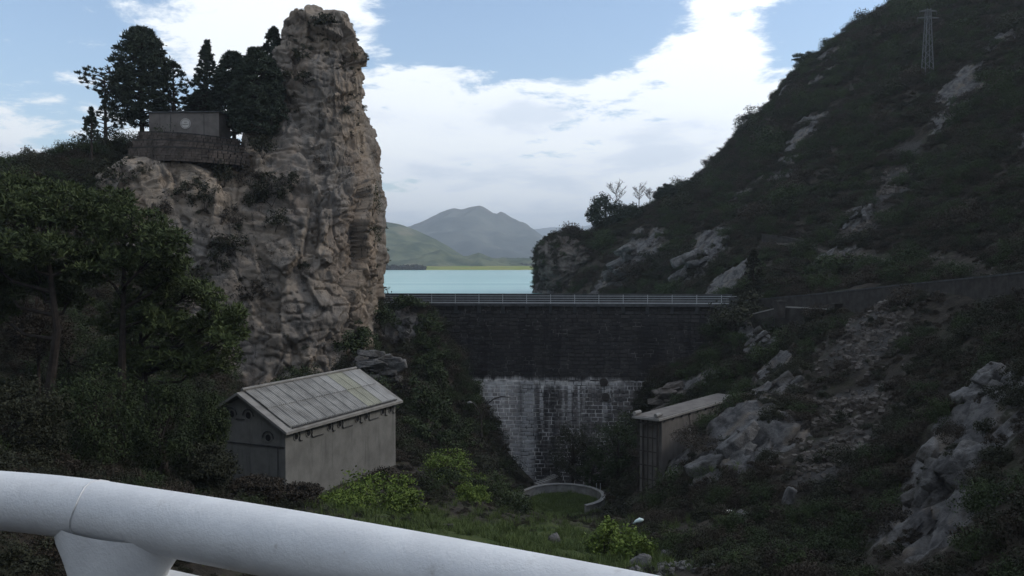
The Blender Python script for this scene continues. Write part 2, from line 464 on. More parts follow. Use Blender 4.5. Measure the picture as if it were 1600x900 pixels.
M = dict(
    cliff=mat_cliff(), terrain=mat_terrain(),
    rock=mat_rock('grey outcrop rock', (.06, .058, .057), (.15, .145, .14)),
    rockb=mat_rock('brown outcrop rock', (.06, .05, .043), (.13, .115, .10)),
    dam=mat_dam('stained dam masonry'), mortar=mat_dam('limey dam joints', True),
    concrete=mat_simple('weathered concrete', (.20, .195, .185), .9, .25, 1.6, .2, bmp=.4, streak=.4),
    darkconc=mat_simple('dark damp concrete', (.055, .057, .058), .9, .3, 1.3, .2, bmp=.4, streak=.6),
    plaster=mat_simple('grey hut render', (.150, .148, .137), .92, .16, .9, .15, bmp=.35, streak=.45),
    plasterb=mat_simple('brown building render', (.135, .125, .115), .92, .2, .9, .15, bmp=.35, streak=.5),
    slab=mat_simple('roof slab concrete', (.20, .192, .178), .9, .2, 1.2, .2, bmp=.4, streak=.2),
    sheet=mat_simple('grey corrugated cement sheet', (.245, .238, .222), .85, .22, .9, .2, bmp=.2, streak=.3),
    sheetp=mat_simple('pale corrugated cement sheet', (.30, .292, .275), .85, .15, .9, .2, bmp=.2),
    sheety=mat_simple('yellowed translucent roof sheet', (.28, .275, .215), .7, .15, .9, .3, bmp=.2),
    dark=mat_simple('dark opening', (.012, .012, .014), .5, .2, 3, .3),
    mould=mat_simple('dark drip moulding', (.05, .05, .05), .9, .3, 3, .2),
    steel=mat_simple('galvanised rail steel', (.42, .44, .45), .5, .12, 3, .4, .4),
    rust=mat_simple('dark rusted steel', (.040, .034, .030), .8, .3, 4, .25, .2),
    paint=mat_paint(), water=mat_water(),
    bark=mat_simple('dark bark', (.034, .028, .024), .95, .35, 4, .1, bmp=.6),
    barkg=mat_simple('grey bare bark', (.10, .092, .085), .95, .3, 4, .1),
    pine=mat_foliage('pine needles', (.026, .038, .015), (.080, .104, .036)),
    conifer=mat_foliage('blue black conifer needles', (.013, .021, .016), (.042, .056, .036)),
    scrub=mat_foliage('evergreen scrub leaves', (.0095, .0115, .007), (.036, .038, .020)),
    scrubb=mat_foliage('dry brown scrub', (.019, .016, .012), (.052, .041, .029)),
    ivy=mat_foliage('dark ivy leaves', (.012, .020, .008), (.044, .062, .021)),
    green=mat_foliage('fresh green leaves', (.05, .083, .015), (.145, .195, .036)),
    grassm=mat_foliage('grass blades', (.04, .06, .018), (.11, .145, .045)),
    lamp=mat_simple('pale lamp enamel', (.55, .66, .64), .4, .1, 3, .5),
    lampw=mat_simple('cream lamp enamel', (.78, .76, .66), .4, .05, 3, .5),
    wallst=mat_simple('dark terrace stone', (.085, .070, .060), .95, .4, 1.1, .1, bmp=.6, streak=.3),
    wallj=mat_simple('terrace wall joints', (.025, .021, .019), .95, .3, 2, .1),
    monument=mat_simple('monument stucco', (.135, .120, .110), .9, .18, 1.0, .15, bmp=.3, streak=.35),
    emblem=mat_simple('pale round emblem', (.42, .40, .37), .8, .15, 3, .2),
    path=mat_simple('pale dirt path', (.065, .057, .048), .95, .25, 1.2, .1, bmp=.4),
    pylon=mat_simple('dull pylon steel', (.10, .105, .11), .6, .15, 3, .3, .2),
    asphalt=mat_simple('road asphalt', (.05, .05, .05), .9, .2, 2, .2),
    parapet=mat_simple('parapet stone', (.042, .039, .036), .95, .3, 1.4, .1, bmp=.6, streak=.4),
)

# ------------------------------------------------------------------ terrain control points
def cp(lst): return [tuple(P(*q)) for q in lst]
FRONT = cp([(700, 850, 42), (400, 800, 46), (0, 770, 32), (200, 740, 46), (0, 650, 48), (120, 610, 58), (300, 640, 68),
            (350, 610, 78), (470, 605, 80), (0, 500, 64), (0, 400, 71), (0, 325, 78), (0, 268, 85), (100, 246, 88), (200, 240, 91),
            (672, 486, 102), (696, 600, 98), (742, 745, 95), (718, 680, 97), (800, 790, 93), (650, 605, 87), (640, 695, 78), (590, 492, 101), (700, 735, 70),
            (770, 790, 72), (560, 565, 85), (880, 790, 86), (830, 772, 92), (940, 778, 88), (850, 762, 103), (950, 745, 102),
            (1000, 702, 98), (1000, 805, 62), (950, 865, 48), (1050, 785, 66), (1010, 758, 72), (850, 850, 50), (900, 818, 74), (850, 815, 77), (870, 826, 65), (930, 812, 78)]) + [
    (-14.5, 55, -15.4), (-9, 67, -15.6), (-20.5, 59, -15.0), (-15.5, 70, -14.6), (-12, 60, -15.4), (-23, 66, -12.5), (-6, 58, -16.2),
    (-40, 100, 11.0), (-31, 97, 12.0), (-36, 93, 12.0), (-60, 92, 9.5), (-60, 112, 6), (-90, 95, 10), (-90, 50, 6), (-60, 50, 3), (-50, 30, -2),
    (-40, 15, -3), (-90, 0, 4), (-40, -40, 20), (-80, -60, 40), (0, -40, 6), (0, -20, -10), (0, -75, 42), (0, 10, -17), (0, 25, -15.2), (-10, 35, -13.0), (8, 36, -14.6),  # negative Y: unseen hill behind the camera, raised to block sky light
    (-16, 105, -6), (-20, 92, -12), (-18, 85, -12), (-26, 84, -12), (-9.5, 106, -10), (4, 106, -26), (12, 106, -24), (20, 106, -16)]
RIGHT = cp([(1100, 690, 66), (1160, 645, 70), (1230, 585, 76), (1200, 720, 58), (1150, 785, 54), (1300, 700, 56), (1350, 600, 66),
            (1350, 500, 85), (1250, 520, 91), (1150, 492, 101), (1100, 560, 98), (1050, 620, 94), (1020, 610, 100), (1450, 480, 80),
            (1590, 470, 64), (1590, 600, 48), (1500, 655, 47), (1400, 800, 43), (1280, 865, 42), (1100, 885, 42), (1500, 865, 34),
            (1600, 880, 28), (1600, 750, 36), (1700, 500, 45), (1900, 600, 28),
            (1190, 483, 100), (1300, 475, 90), (1400, 466, 80), (1500, 459, 70), (1610, 451, 61), (1200, 445, 112), (1300, 425, 106), (1400, 405, 103), (1500, 402, 90), (1600, 400, 76), (1350, 345, 122), (1600, 300, 95),
            (1450, 255, 130), (1600, 150, 122), (1449, 120, 150), (1600, 20, 150), (1250, 310, 140), (1250, 205, 168), (1340, 130, 172),
            (1100, 292, 190), (1140, 235, 193), (1180, 190, 196), (1250, 112, 200), (1330, 48, 206), (1420, 8, 212), (1500, -40, 216), (1700, -140, 220),
            (1130, 442, 122), (1050, 442, 146), (1100, 382, 146), (1060, 352, 166)]) + [
    (30, 5, -3), (42, 30, 4), (60, 40, 16), (60, 0, 12), (100, 0, 34), (30, -40, 14), (70, -60, 42), (60, 245, 14), (100, 252, 42),  # points behind the camera continue the unseen hill that shuts out sky light
    (145, 252, 60), (145, 150, 74), (140, 100, 62), (145, 50, 54), (36, 240, 0)]
BACK = cp([(950, 442, 166), (868, 440, 184), (1000, 392, 168), (862, 378, 188), (900, 376, 190), (928, 362, 190), (1000, 332, 190), (1050, 312, 190)]) + [
    (-40, 116, -13), (-20, 112, -13), (0, 112, -14), (14, 112, -14), (23, 113, -11), (-60, 150, -14), (-20, 160, -14), (0, 165, -14), (4.0, 186, -13), (12, 150, -13),
    (22, 128, -9), (-60, 230, -14), (-20, 230, -14), (3, 205, -14), (10, 225, -13), (15, 240, -14), (-60, 255, -14), (-100, 120, -10), (-100, 250, -14)]
class RBF:
    def __init__(s, pts):
        a = np.array(pts); s.c = a[:, :2]; n = len(a)
        d = np.linalg.norm(s.c[:, None] - s.c[None], axis=2)
        K = np.sqrt(d * d + 4.0); Q = np.c_[np.ones(n), s.c]
        A = np.zeros((n + 3, n + 3)); A[:n, :n] = K - np.eye(n) * .05; A[:n, n:] = Q; A[n:, :n] = Q.T
        s.w = np.linalg.solve(A, np.r_[a[:, 2], 0, 0, 0])
    def __call__(s, x, y):
        o = np.empty(len(x)); n = len(s.c)
        for i in range(0, len(x), 20000):
            q = np.c_[x[i:i + 20000], y[i:i + 20000]]
            d2 = ((q[:, None] - s.c[None]) ** 2).sum(2)
            o[i:i + 20000] = np.sqrt(d2 + 4.0) @ s.w[:n] + s.w[n] + q @ s.w[n + 1:]
        return o
rF = RBF(FRONT + RIGHT); rB = RBF(BACK + RIGHT)
def dam_y(x):                                 # plan line of the dam's face
    return 107.0 - (x + 16.2) * (3.4 / 42.2)
def height(x, y):
    a = rF(x, y); b = np.maximum(rB(x, y), -14)
    t = sstep(y - dam_y(np.clip(x, -16, 26)), 1.2, 4.6)
    return a * (1 - t) + b * t

# picture-region masks are turned into world lobes: (px, py, Y, radius m)
ROCKS = [(1130, 730, 61, 4), (1160, 690, 65, 4), (1210, 620, 72, 3.5), (1220, 700, 60, 4), (1480, 720, 42, 4), (1520, 660, 45, 3.4), (1440, 800, 40, 3.5),
         (1560, 590, 48, 2.5), (1500, 840, 36, 3), (1200, 560, 82, 3), (1180, 520, 96, 2.5), (1080, 590, 92, 3), (1045, 600, 94, 2.5), (960, 400, 166, 8), (1000, 380, 170, 6),
         (1080, 400, 140, 6), (1100, 380, 146, 6), (1130, 430, 124, 4), (870, 420, 186, 8), (1140, 420, 126, 4), (1250, 210, 165, 3.5), (1340, 250, 150, 3), (1500, 110, 142, 4), (1560, 70, 145, 3),
         (630, 510, 99, 3), (650, 560, 90, 2.5), (590, 570, 85, 3), (1330, 330, 124, 5), (1240, 180, 172, 3), (1300, 380, 112, 4)]
SCREE = [(1415, 225, 136, 3), (1405, 255, 131, 4), (1380, 300, 126, 4.5), (1350, 345, 120, 4.5), (1340, 370, 116, 3.5), 
         (1400, 520, 80, 5), (1360, 560, 72, 4), (1340, 620, 64, 3.5), (1310, 700, 56, 3), (1440, 500, 80, 5), (1290, 760, 52, 2.4), (1380, 540, 76, 4)]
GRASS = [(880, 790, 86, 5), (850, 850, 50, 8), (700, 850, 42, 8), (1000, 870, 46, 4), (640, 800, 52, 6)]
def lobes(p, L):
    o = np.zeros(len(p))
    for px, py, Y, r in L:
        c = np.array(P(px, py, Y))
        o = np.maximum(o, np.exp(-(((p - c) / r) ** 2).sum(1)))
    return o

xs = np.concatenate([np.arange(-120, -48, 1.3), np.arange(-48, 60, .33), np.arange(60, 151, 1.0)])
ys = np.concatenate([np.arange(-75, 24, 2.4), np.arange(24, 112, .33), np.arange(112, 262, .75)])
gx, gy = np.meshgrid(xs, ys)
x, y = gx.ravel(), gy.ravel()
z = height(x, y)
p0 = np.c_[x, y, z]
rockm = lobes(p0, ROCKS); screem = lobes(p0, SCREE); grassm = lobes(p0, GRASS)
# open rock also where it is steep
gz = z.reshape(gx.shape)
sy_, sx_ = np.gradient(gz, ys, xs)
slope = np.sqrt(sx_ ** 2 + sy_ ** 2).ravel()
pn = np.c_[x, y, z * .6]
right = sstep(x, 4, 14)
rockm = np.clip(rockm + .75 * right * sstep(fbm(pn * .07 + 3, 3), .12, .42) * sstep(slope, .4, .9), 0, 1)
rockm = rockm * (1 - np.clip(screem * 1.4, 0, 1))
flat = np.exp(-(((p0 - np.array(P(880, 785, 86))) / np.array([7, 7, 30])) ** 2).sum(1))
amp = (1 - .92 * flat) * sstep(np.abs(y - 104.5) + np.where((x > -14) & (x < 24), 0, 6), 1, 6)
amp = amp * np.where((x > -26) & (x < -4) & (y > 50) & (y < 74), .35, 1)
z = z + amp * (1.1 * fbm(pn * .09, 5) + .30 * fbm(pn * .6, 3))
# slanting rock ribs (strata dip towards the camera's left)
rib = pn @ np.array([[.55, .2, .1], [.12, .16, .5], [-.55, .1, .15]])
cv, ce = cells(np.c_[x * .34 - z * .25, y * .22, z * .34 + x * .2] + .5 * np.c_[pnoise(pn * .3), pnoise(pn * .3 + 40), pnoise(pn * .3 + 80)])
rk = sstep(rockm, .15, .6)
z = z + amp * rk * (1.5 * (cv - .4) + 1.3 * (ridged(rib, 4) - 1.0) * .6)
jx = amp * rk * (1.0 * (cv - .5) + .5 * fbm(pn * .7 + 9, 3)); jy = amp * rk * (-.9 * (cv - .5) + .5 * fbm(pn * .7 + 30, 3))
_b = P(880, 782, 86.5); fl = sstep(np.hypot(x - _b.x, y - _b.y), 7.5, 4.4)
z = z * (1 - fl) + (_b.z - .25) * fl
tv = np.c_[x + jx, y + jy, z]
tq = grid_quads(len(ys), len(xs))
# the rim of the sheet drops away so no open edge shows
me = np_mesh('hillside', tv, tq, smooth=True)
for nm, arr in (('rock', rockm), ('scree', screem), ('grass', grassm)):
    me.attributes.new(nm, 'FLOAT', 'POINT').data.foreach_set('value', arr.astype(np.float32))
ground = tag(link('hillside', me, M['terrain']), kind='structure')
bv_t = BVHTree.FromPolygons(tv.tolist(), tq.tolist())

# ------------------------------------------------------------------ cliffs
def rock_disp(p, s=1.0, blocky=1.0):
    q = p + 1.2 * np.c_[pnoise(p * .25), pnoise(p * .25 + 31), pnoise(p * .25 + 77)]
    v1, e1, t1 = cells(q * np.array([.24, .24, .13]), True)
    v2, e2, t2 = cells(q * np.array([.62, .62, .42]) + 11, True)
    v3, e3 = cells(q * np.array([1.8, 1.8, 1.5]) + 5)
    d = 1.5 * fbm(p * .10, 3) + blocky * ((.7 * (v1 - .5) + 1.2 * t1 + .3 * (v2 - .5) + .5 * t2) + .12 * (v3 - .5))
    d -= .30 * sstep(e1, .08, 0) * sstep(pnoise(p * .2 + 9), -.1, .3)
    lay = pnoise(p * np.array([.12, .12, 1.1]) + 5)
    d += .18 * lay + .20 * (ridged(p * np.array([.42, .42, .3]), 5) - 1.2) + .10 * (ridged(p * np.array([1.5, 1.5, .8]) + 3, 3) - 1.2) + .06 * fbm(p * 3.5, 3)
    d -= .6 * sstep(np.abs(pnoise(p * np.array([.30, .30, .08]) + 60)), .05, 0) * sstep(pnoise(p * .15 + 4), -.05, .2) + .4 * sstep(np.abs(pnoise(p * np.array([.25, .25, .9]) + 21)), .06, 0)
    return d * s
SURF = {}
def cliff(name, rows, nrow, ncol, expo=2.6, s=1.0, seed=0):
    """rows: (py, left px, right px, Y of the widest section, half depth)"""
    rows = np.array(rows, float)
    t = np.r_[0, np.cumsum(np.hypot(np.diff(rows[:, 0]), .25 * np.abs(np.diff(rows[:, 1]))))]; t /= t[-1]
    tt = np.linspace(0, 1, nrow)
    py, pl, pr, yc, hd = [np.interp(tt, t, rows[:, i]) for i in range(5)]
    th = np.linspace(0, 2 * np.pi, ncol, endpoint=False)
    # finer sampling on the side that faces the valley (-Y)
    th = th + .55 * np.sin(th - np.pi / 2 + np.pi) * 0
    ct, st = np.cos(th), np.sin(th)
    e = 2 / expo
    cx = np.sign(ct) * np.abs(ct) ** e; sy = np.sign(st) * np.abs(st) ** e
    zz = np.array([P(800, a, b).z for a, b in zip(py, yc)])
    xl = np.array([P(a, 400, b).x for a, b in zip(pl, yc)]); xr = np.array([P(a, 400, b).x for a, b in zip(pr, yc)])
    X = ((xl + xr) / 2)[:, None] + ((xr - xl) / 2)[:, None] * cx[None]
    Y = yc[:, None] + hd[:, None] * sy[None]
    Z = np.repeat(zz[:, None], ncol, 1)
    v = np.c_[X.ravel(), Y.ravel(), Z.ravel()]
    v = np.r_[v, [[v[:ncol, 0].mean(), v[:ncol, 1].mean(), zz[0] + .3]]]
    q = grid_quads(nrow, ncol, True)
    cap = np.array([[k, len(v) - 1, (k + 1) % ncol] for k in range(ncol)])
    me = np_mesh(name, v, q, cap)
    nrm = np.empty(len(v) * 3, np.float32); me.vertices.foreach_get('normal', nrm); nrm = nrm.reshape(-1, 3)
    if (nrm[:ncol * nrow].reshape(nrow, ncol, 3)[nrow // 2, ncol // 4] @ np.array([0, 1, 0])) < 0: nrm = -nrm
    edge = np.r_[np.repeat(np.abs(sy)[None], nrow, 0).ravel(), 0]
    d = rock_disp(v + seed, s) * (.45 + .55 * np.clip(edge * 1.6, 0, 1))
    topf = np.r_[np.repeat(sstep(tt, 0, .05)[:, None], ncol, 1).ravel(), 0]
    d = d * (.65 + .35 * topf)
    v = v + nrm * d[:, None]
    me.vertices.foreach_set('co', v.astype(np.float32).ravel()); me.update()
    o = tag(link(name, me, M['cliff']), kind='structure')
    SURF[name] = (v, nrm)
    return o, BVHTree.FromPolygons(v.tolist(), q.tolist() + cap.tolist())
pin, bv_p = cliff('cliff_pinnacle', [
    (19, 472, 535, 97, 1.6), (25, 455, 546, 97, 2.4), (42, 444, 553, 97, 3.0), (75, 440, 556, 97, 3.4), (92, 437, 560, 97, 3.5), (150, 432, 563, 97, 4.4),
    (190, 424, 568, 97, 5.2), (225, 412, 576, 97, 6.2), (260, 385, 584, 97, 7.2), (300, 335, 594, 97, 9.2), (335, 300, 594, 97, 10.4), (370, 288, 590, 97, 11.4),
    (420, 275, 587, 97, 12.4), (490, 262, 585, 97, 13), (540, 252, 584, 97, 13.5), (600, 245, 575, 97, 15), (700, 235, 560, 97, 17)], 330, 520, 3.4, 1.0)
shf, bv_s = cliff('cliff_shelf', [
    (254, 222, 318, 89.5, 2.2), (258, 205, 330, 89.5, 3.2), (268, 190, 342, 89.5, 4.2), (285, 170, 365, 89.5, 4.8), (300, 160, 385, 89.5, 5.2), (360, 150, 412, 89.5, 6.0),
    (420, 140, 440, 89.5, 6.6), (500, 135, 475, 89.5, 7.2), (600, 130, 505, 89.5, 7.8), (700, 125, 520, 89.5, 8.2)], 240, 380, 2.4, .6, 13)
M_keep = M['cliff']; M['cliff'] = M['rockb']
nose, bv_n = cliff('lakeside_cliff', [
    (372, 852, 905, 189, 5), (378, 842, 918, 189, 7), (392, 838, 930, 189, 8.5), (405, 836, 940, 189, 9), (425, 838, 950, 189, 9), (440, 842, 955, 189, 9), (452, 850, 958, 189, 8.6), (462, 855, 960, 189, 8.5)], 90, 220, 2.3, .9, 40)
M['cliff'] = M_keep
ALL_BV = [bv_t, bv_p, bv_s, bv_n]
def hit(px, py, bvs=None):
    d = ray(px, py).normalized(); best = None
    for b in (bvs or ALL_BV):
        h = b.ray_cast(Vector((0, 0, 0)), d)
        if h[0] is not None and (best is None or h[3] < best[3]): best = h
    return best
def drop(x, y, bvs=None):
    best = None
    for b in (bvs or ALL_BV):
        h = b.ray_cast(Vector((x, y, 200)), Vector((0, 0, -1)))
        if h[0] is not None and (best is None or h[0].z > best.z): best = h[0]
    return best if best is not None else Vector((x, y, -15))

# rock outcrops on the slopes
def facet_rock(r, dims, res, rot, seed, rough=1.0):
    """angular stone: a sphere cut by random planes, then slightly chipped"""
    nr, nc = res
    ph = np.linspace(0.03, np.pi - .03, nr)[:, None]; th = np.linspace(0, 2 * np.pi, nc, endpoint=False)[None]
    d = np.stack([np.sin(ph) * np.cos(th), np.sin(ph) * np.sin(th), np.cos(ph) * np.ones_like(th)], -1).reshape(-1, 3)
    pl_ = unit_(11, r); pl_ = np.r_[pl_, np.array([[0, 0, 1], [0, 0, -1], [1, 0, .1], [-1, .1, 0], [0, 1, 0], [.1, -1, 0]])]; h = r.uniform(.55, .95, len(pl_))
    dt = d @ pl_.T
    rad = np.min(np.where(dt > .05, h[None] / np.maximum(dt, .05), 9), 1)
    q = d * rad[:, None] * np.array(dims) / 2
    L = max(dims); k = 2.2 / L
    c1, e1 = cells(q * k * 1.5 + seed)
    q = q + d * (rough * L * (.03 * (c1 - .5) - .02 * sstep(e1, .12, 0) + .012 * (ridged(q * k * 2.2 + seed, 4) - 1.2)))[:, None]
    return q @ np.array(rot).T, grid_quads(nr, nc, True)
def unit_(n, r):
    v = r.normal(size=(n, 3)); return v / np.linalg.norm(v, axis=1, keepdims=True)
OUT = []
def outcrop(name, px, py, Y, size, label, cat, mat='rock', seed=0, rz=0., tilt=0., n=(64, 96), kind=None, sink=.35, disp=None):
    """a cluster of slabs that share one dip, half buried in the slope"""
    r = np.random.default_rng(900 + seed); V = []; Q = []; b = 0
    if disp is not None:
        q, f = facet_rock(r, size, n, Euler((r.normal(0, .2), tilt, rz)).to_matrix(), seed); V = [q]; Q = [f]
    else:
        N = 16
        for k in range(N):
            if k == 0: c = np.zeros(3); sc = .62
            else:
                c = unit_(1, r)[0] * r.uniform(.35, .85) * np.array(size) / 2; sc = r.uniform(.22, .5)
            dims = np.array(size) * sc * np.array([r.uniform(1.1, 1.7), r.uniform(.8, 1.1), r.uniform(.4, .7)])
            rot = Euler((r.normal(0, .14), tilt + r.normal(0, .14), rz + r.normal(0, .2))).to_matrix()
            cc = np.array(Euler((0, tilt * .6, rz)).to_matrix()) @ c
            if cc[1] > 0: cc[1] *= .3
            res = (44, 64) if sc > .35 else (26, 38)
            q, f = facet_rock(r, dims, res, rot, seed + k * 1.7)
            V.append(q + cc); Q.append(f + b); b += len(q)
    V = np.concatenate(V); Q = np.concatenate(Q)
    c = P(px, py, Y)
    o = link(name, np_mesh(name, V, Q), M[mat]); o.location = c
    tag(o, label, cat, kind=kind)
    if disp is None: OUT.append(V + np.array(c))
    ALL_BV.append(BVHTree.FromPolygons((V + np.array(c)).tolist(), Q.tolist()))
    return o
outcrop('rock_outcrop', 1172, 735, 61, (8.5, 6, 7.0), 'big pale grey slanting rock slab in front of the lattice-fronted building', 'rock', 'rock', 1, .5, -.65, (150, 220))
outcrop('rock_outcrop', 1228, 622, 72, (5.0, 4, 5.0), 'grey rock knob rising right of the lattice-fronted building roof', 'rock', 'rock', 2, .2, -.5)
outcrop('rock_outcrop', 1482, 765, 41, (6.5, 5, 7.5), 'large fractured grey rock rib low on the right slope', 'rock', 'rock', 3, .2, -.75, (150, 220))
outcrop('rock_outcrop', 1545, 640, 47, (4.6, 4, 5), 'broken pale rock crest above the large rib at right', 'rock', 'rock', 4, .3, -.7)
outcrop('rock_outcrop', 1052, 618, 93, (5.4, 4, 4.6), 'rounded rock bluff against the right end of the dam foot', 'rock', 'rockb', 5, .1, -.2)
outcrop('rock_outcrop', 978, 412, 163, (9, 7, 10), 'smooth grey rock face above the railing behind the dam', 'rock', 'rock', 6, .2, -.35)
outcrop('rock_outcrop', 1085, 418, 140, (8, 6, 8), 'bluish grey ribbed rock face left of the railing end', 'rock', 'rock', 7, .2, -.5)
outcrop('rock_outcrop', 600, 572, 84, (5.5, 4, 3.6), 'pale cracked rock ledge behind the corrugated hut', 'rock', 'rock', 8, .2, .1)
outcrop('rock_outcrop', 634, 515, 97, (1.8, 1.8, 3.8), 'upright pale rock fin below the left end of the railing', 'rock', 'rock', 9, .2, .3, (48, 60))
outcrop('rock_outcrop', 1185, 545, 90, (4.2, 3, 3.2), 'small slanting rock below the road corner wall', 'rock', 'rock', 10, .2, -.5, (48, 60))
outcrop('rock_outcrop', 1345, 345, 121, (5, 4, 5), 'grey rock bulge at the foot of the scree chute', 'rock', 'rock', 11, .2, -.6, (48, 60))

# ------------------------------------------------------------------ lake and the far land
X0, X1 = -900, 900
lk = MB()
lk.add([(-16.2, 109.5, -6), (26, 106.2, -6), (80, 106, -6), (X1, 300, -6), (X1, 1190, -6), (X0, 1190, -6), (X0, 300, -6), (-100, 109, -6)], [tuple(range(8))])
tag(lk.build('lake', M['water']), kind='structure')

def far_height(name, x0, x1, y0, y1, nx, ny, fn, mat):
    gx, gy = np.meshgrid(np.linspace(x0, x1, nx), np.linspace(y0, y1, ny)); x, y = gx.ravel(), gy.ravel()
    me = np_mesh(name, np.c_[x, y, fn(x, y)], grid_quads(ny, nx), smooth=True)
    return tag(link(name, me, mat), kind='structure')
def ridge(pts, Y, width, rough, sc, seed, base=-6):
    """a mountain ridge whose crest runs through picture points at distance Y"""
    w_ = np.array([tuple(P(a, b, Y)) for a, b in pts])
    def fn(x, y):
        crest = np.interp(x, w_[:, 0], w_[:, 2], left=w_[0, 2] * .8, right=w_[-1, 2] * .8)
        q = np.c_[x, y, np.zeros_like(x)]
        t = np.abs(y - Y - 40 * fbm(q * sc * .7 + 5, 2)) / width
        prof = np.clip(1 - t, 0, 1) ** .92
        n = rough * (ridged(q * sc + seed, 5, .52) - 1.5)
        return base - 1 + (crest - base) * prof + n * sstep(prof, .0, .3) * (1 - .75 * sstep(prof, .88, 1.0))
    return fn
m_mtn = mat_far('mountain slopes', (.06, .075, .075), (.12, .13, .115), .006, (.10, .095, .085))
m_hill = mat_far('wooded hill', (.04, .06, .035), (.11, .125, .07), .02, (.16, .15, .10))
far_height('mountain', -1900, 2100, 2600, 5200, 260, 170, ridge([(200, 395), (480, 385), (560, 368), (600, 353), (640, 349), (668, 338), (690, 326), (708, 321), (722, 325), (735, 322), (752, 321), (775, 335), (783, 332), (800, 343), (820, 350),
                                                         (838, 360), (870, 380), (950, 395), (1200, 400)], 3700, 1100, 62, .0018, 3), m_mtn)
far_height('far_ridge', -2500, 3500, 6200, 9200, 160, 80, ridge([(300, 380), (700, 372), (830, 358), (862, 353), (900, 354), (930, 350), (1000, 356), (1300, 372)], 7200, 1000, 30, .0011, 8), m_mtn)
far_height('near_hill', -1500, 60, 1500, 2600, 200, 130, ridge([(-400, 330), (300, 325), (520, 335), (600, 346), (625, 350), (650, 358), (680, 372), (705, 388), (725, 400), (760, 410)], 1950, 430, 14, .006, 2), m_hill)
far_height('foothill', -300, 700, 1480, 1800, 200, 70, ridge([(560, 408), (610, 400), (650, 398), (672, 394), (690, 389), (705, 397), (730, 399), (748, 394), (770, 402), (820, 402), (850, 405), (930, 402), (1000, 408)], 1640, 130, 9, .016, 6), m_hill)
m_mead = mat_far('lakeside meadow', (.17, .22, .04), (.25, .23, .07), .02, (.08, .11, .03))
far_height('lakeside_meadow', -1500, 1500, 1150, 1620, 120, 40, lambda x, y: -6.5 + 6.0 * sstep(y, 1155, 1600) + .6 * fbm(np.c_[x, y, x * 0] * .02, 3), m_mead)
gm = MB(); gm.add([(-9000, 262, -14.5), (9000, 262, -14.5), (9000, 12000, -14.5), (-9000, 12000, -14.5)], [(0, 1, 2, 3)])
tag(gm.build('ground', m_mead), kind='structure')

# ------------------------------------------------------------------ the dam
def lerp(a, b, t): return a + (b - a) * t
DX0, DX1 = -17.5, 26.2
dang = math.atan2(-3.4, 42.2)
du = Vector((math.cos(dang), math.sin(dang), 0)); dn = Vector((du.y, -du.x, 0))       # along the wall, out towards the camera
def dpt(s, off, z):                                   # s metres from x=-16.2 along the face, off metres out of the face
    return Vector((-16.2, 107, z)) + du * s + dn * off
dam = empty('stone_dam', dpt(20, 0, -28))
tag(dam, 'tall dark masonry dam wall with lime-streaked pale lower courses closing the gorge', 'dam')
inv = Matrix.Translation(-dam.location)
def dpart(mb, name, mat, kind=None):
    me = mb.mesh(name); me.transform(inv); o = link(name, me, mat, dam)
    if kind: o['kind'] = kind
    return o
CR = -4.62                                            # crest level
LEDGE = -13.95
def face_off(z):                                      # batter of the masonry face
    if z > LEDGE: return .05 * (CR - z) * .5
    return 1.25 + .075 * (LEDGE - z)
# core behind the blocks shows as the joints
core = MB()
for (z0, z1) in ((LEDGE, CR - .35), (-30, LEDGE)):
    prof = [(face_off(z0 + 1e-3), z0), (face_off(z1 - 1e-3), z1)]
    for k in range(44):
        s0, s1 = k - .8, k + .2
        a = [dpt(s0, prof[0][0], prof[0][1]), dpt(s1, prof[0][0], prof[0][1]), dpt(s1, prof[1][0], prof[1][1]), dpt(s0, prof[1][0], prof[1][1])]
        core.add(a, [(0, 1, 2, 3)])
top = [dpt(-.8, face_off(LEDGE + .01), LEDGE), dpt(43.4, face_off(LEDGE + .01), LEDGE), dpt(43.4, 1.27, LEDGE), dpt(-.8, 1.27, LEDGE)]
core.add(top, [(0, 3, 2, 1)])
b0 = [dpt(-.8, 0, CR - .35), dpt(43.4, 0, CR - .35), dpt(43.4, -4.4, CR - .35), dpt(-.8, -4.4, CR - .35)]
core.add(b0, [(0, 1, 2, 3)])
b1 = [dpt(-.8, -4.4, CR - .35), dpt(43.4, -4.4, CR - .35), dpt(43.4, -4.6, -22), dpt(-.8, -4.6, -22)]
core.add(b1, [(0, 1, 2, 3)])
dpart(core, 'wall_core', M['mortar'])
# masonry blocks, laid course by course
def block_mesh(wd, ht, seed):
    r = random.Random(seed); j = lambda a: r.uniform(-a, a)
    w2, h2 = wd / 2 - .035, ht / 2 - .03
    bk = [(-w2, .03, -h2), (w2, .03, -h2), (w2, .03, h2), (-w2, .03, h2)]
    i_ = .045
    fr = [(-w2 + i_ + j(.02), -.085 + j(.03), -h2 + i_ + j(.015)), (w2 - i_ + j(.02), -.085 + j(.03), -h2 + i_ + j(.015)), (w2 - i_ + j(.02), -.085 + j(.03), h2 - i_ + j(.015)), (-w2 + i_ + j(.02), -.085 + j(.03), h2 - i_ + j(.015))]
    return bk + fr, [(4, 5, 6, 7), (0, 1, 5, 4), (1, 2, 6, 5), (2, 3, 7, 6), (3, 0, 4, 7)]
WID = [.70, .84, .98, 1.12]
protos = {}
for wi, wd in enumerate(WID):
    for sd_ in range(3):
        v_, f_ = block_mesh(wd, .47, wi * 10 + sd_)
        protos[(wi, sd_)] = (v_, f_)
proto_me = {}
for key, (v_, f_) in protos.items():
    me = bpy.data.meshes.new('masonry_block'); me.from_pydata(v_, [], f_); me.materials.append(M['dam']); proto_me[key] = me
rest = MB(); singles = []
zc = CR - .62; crs = 0
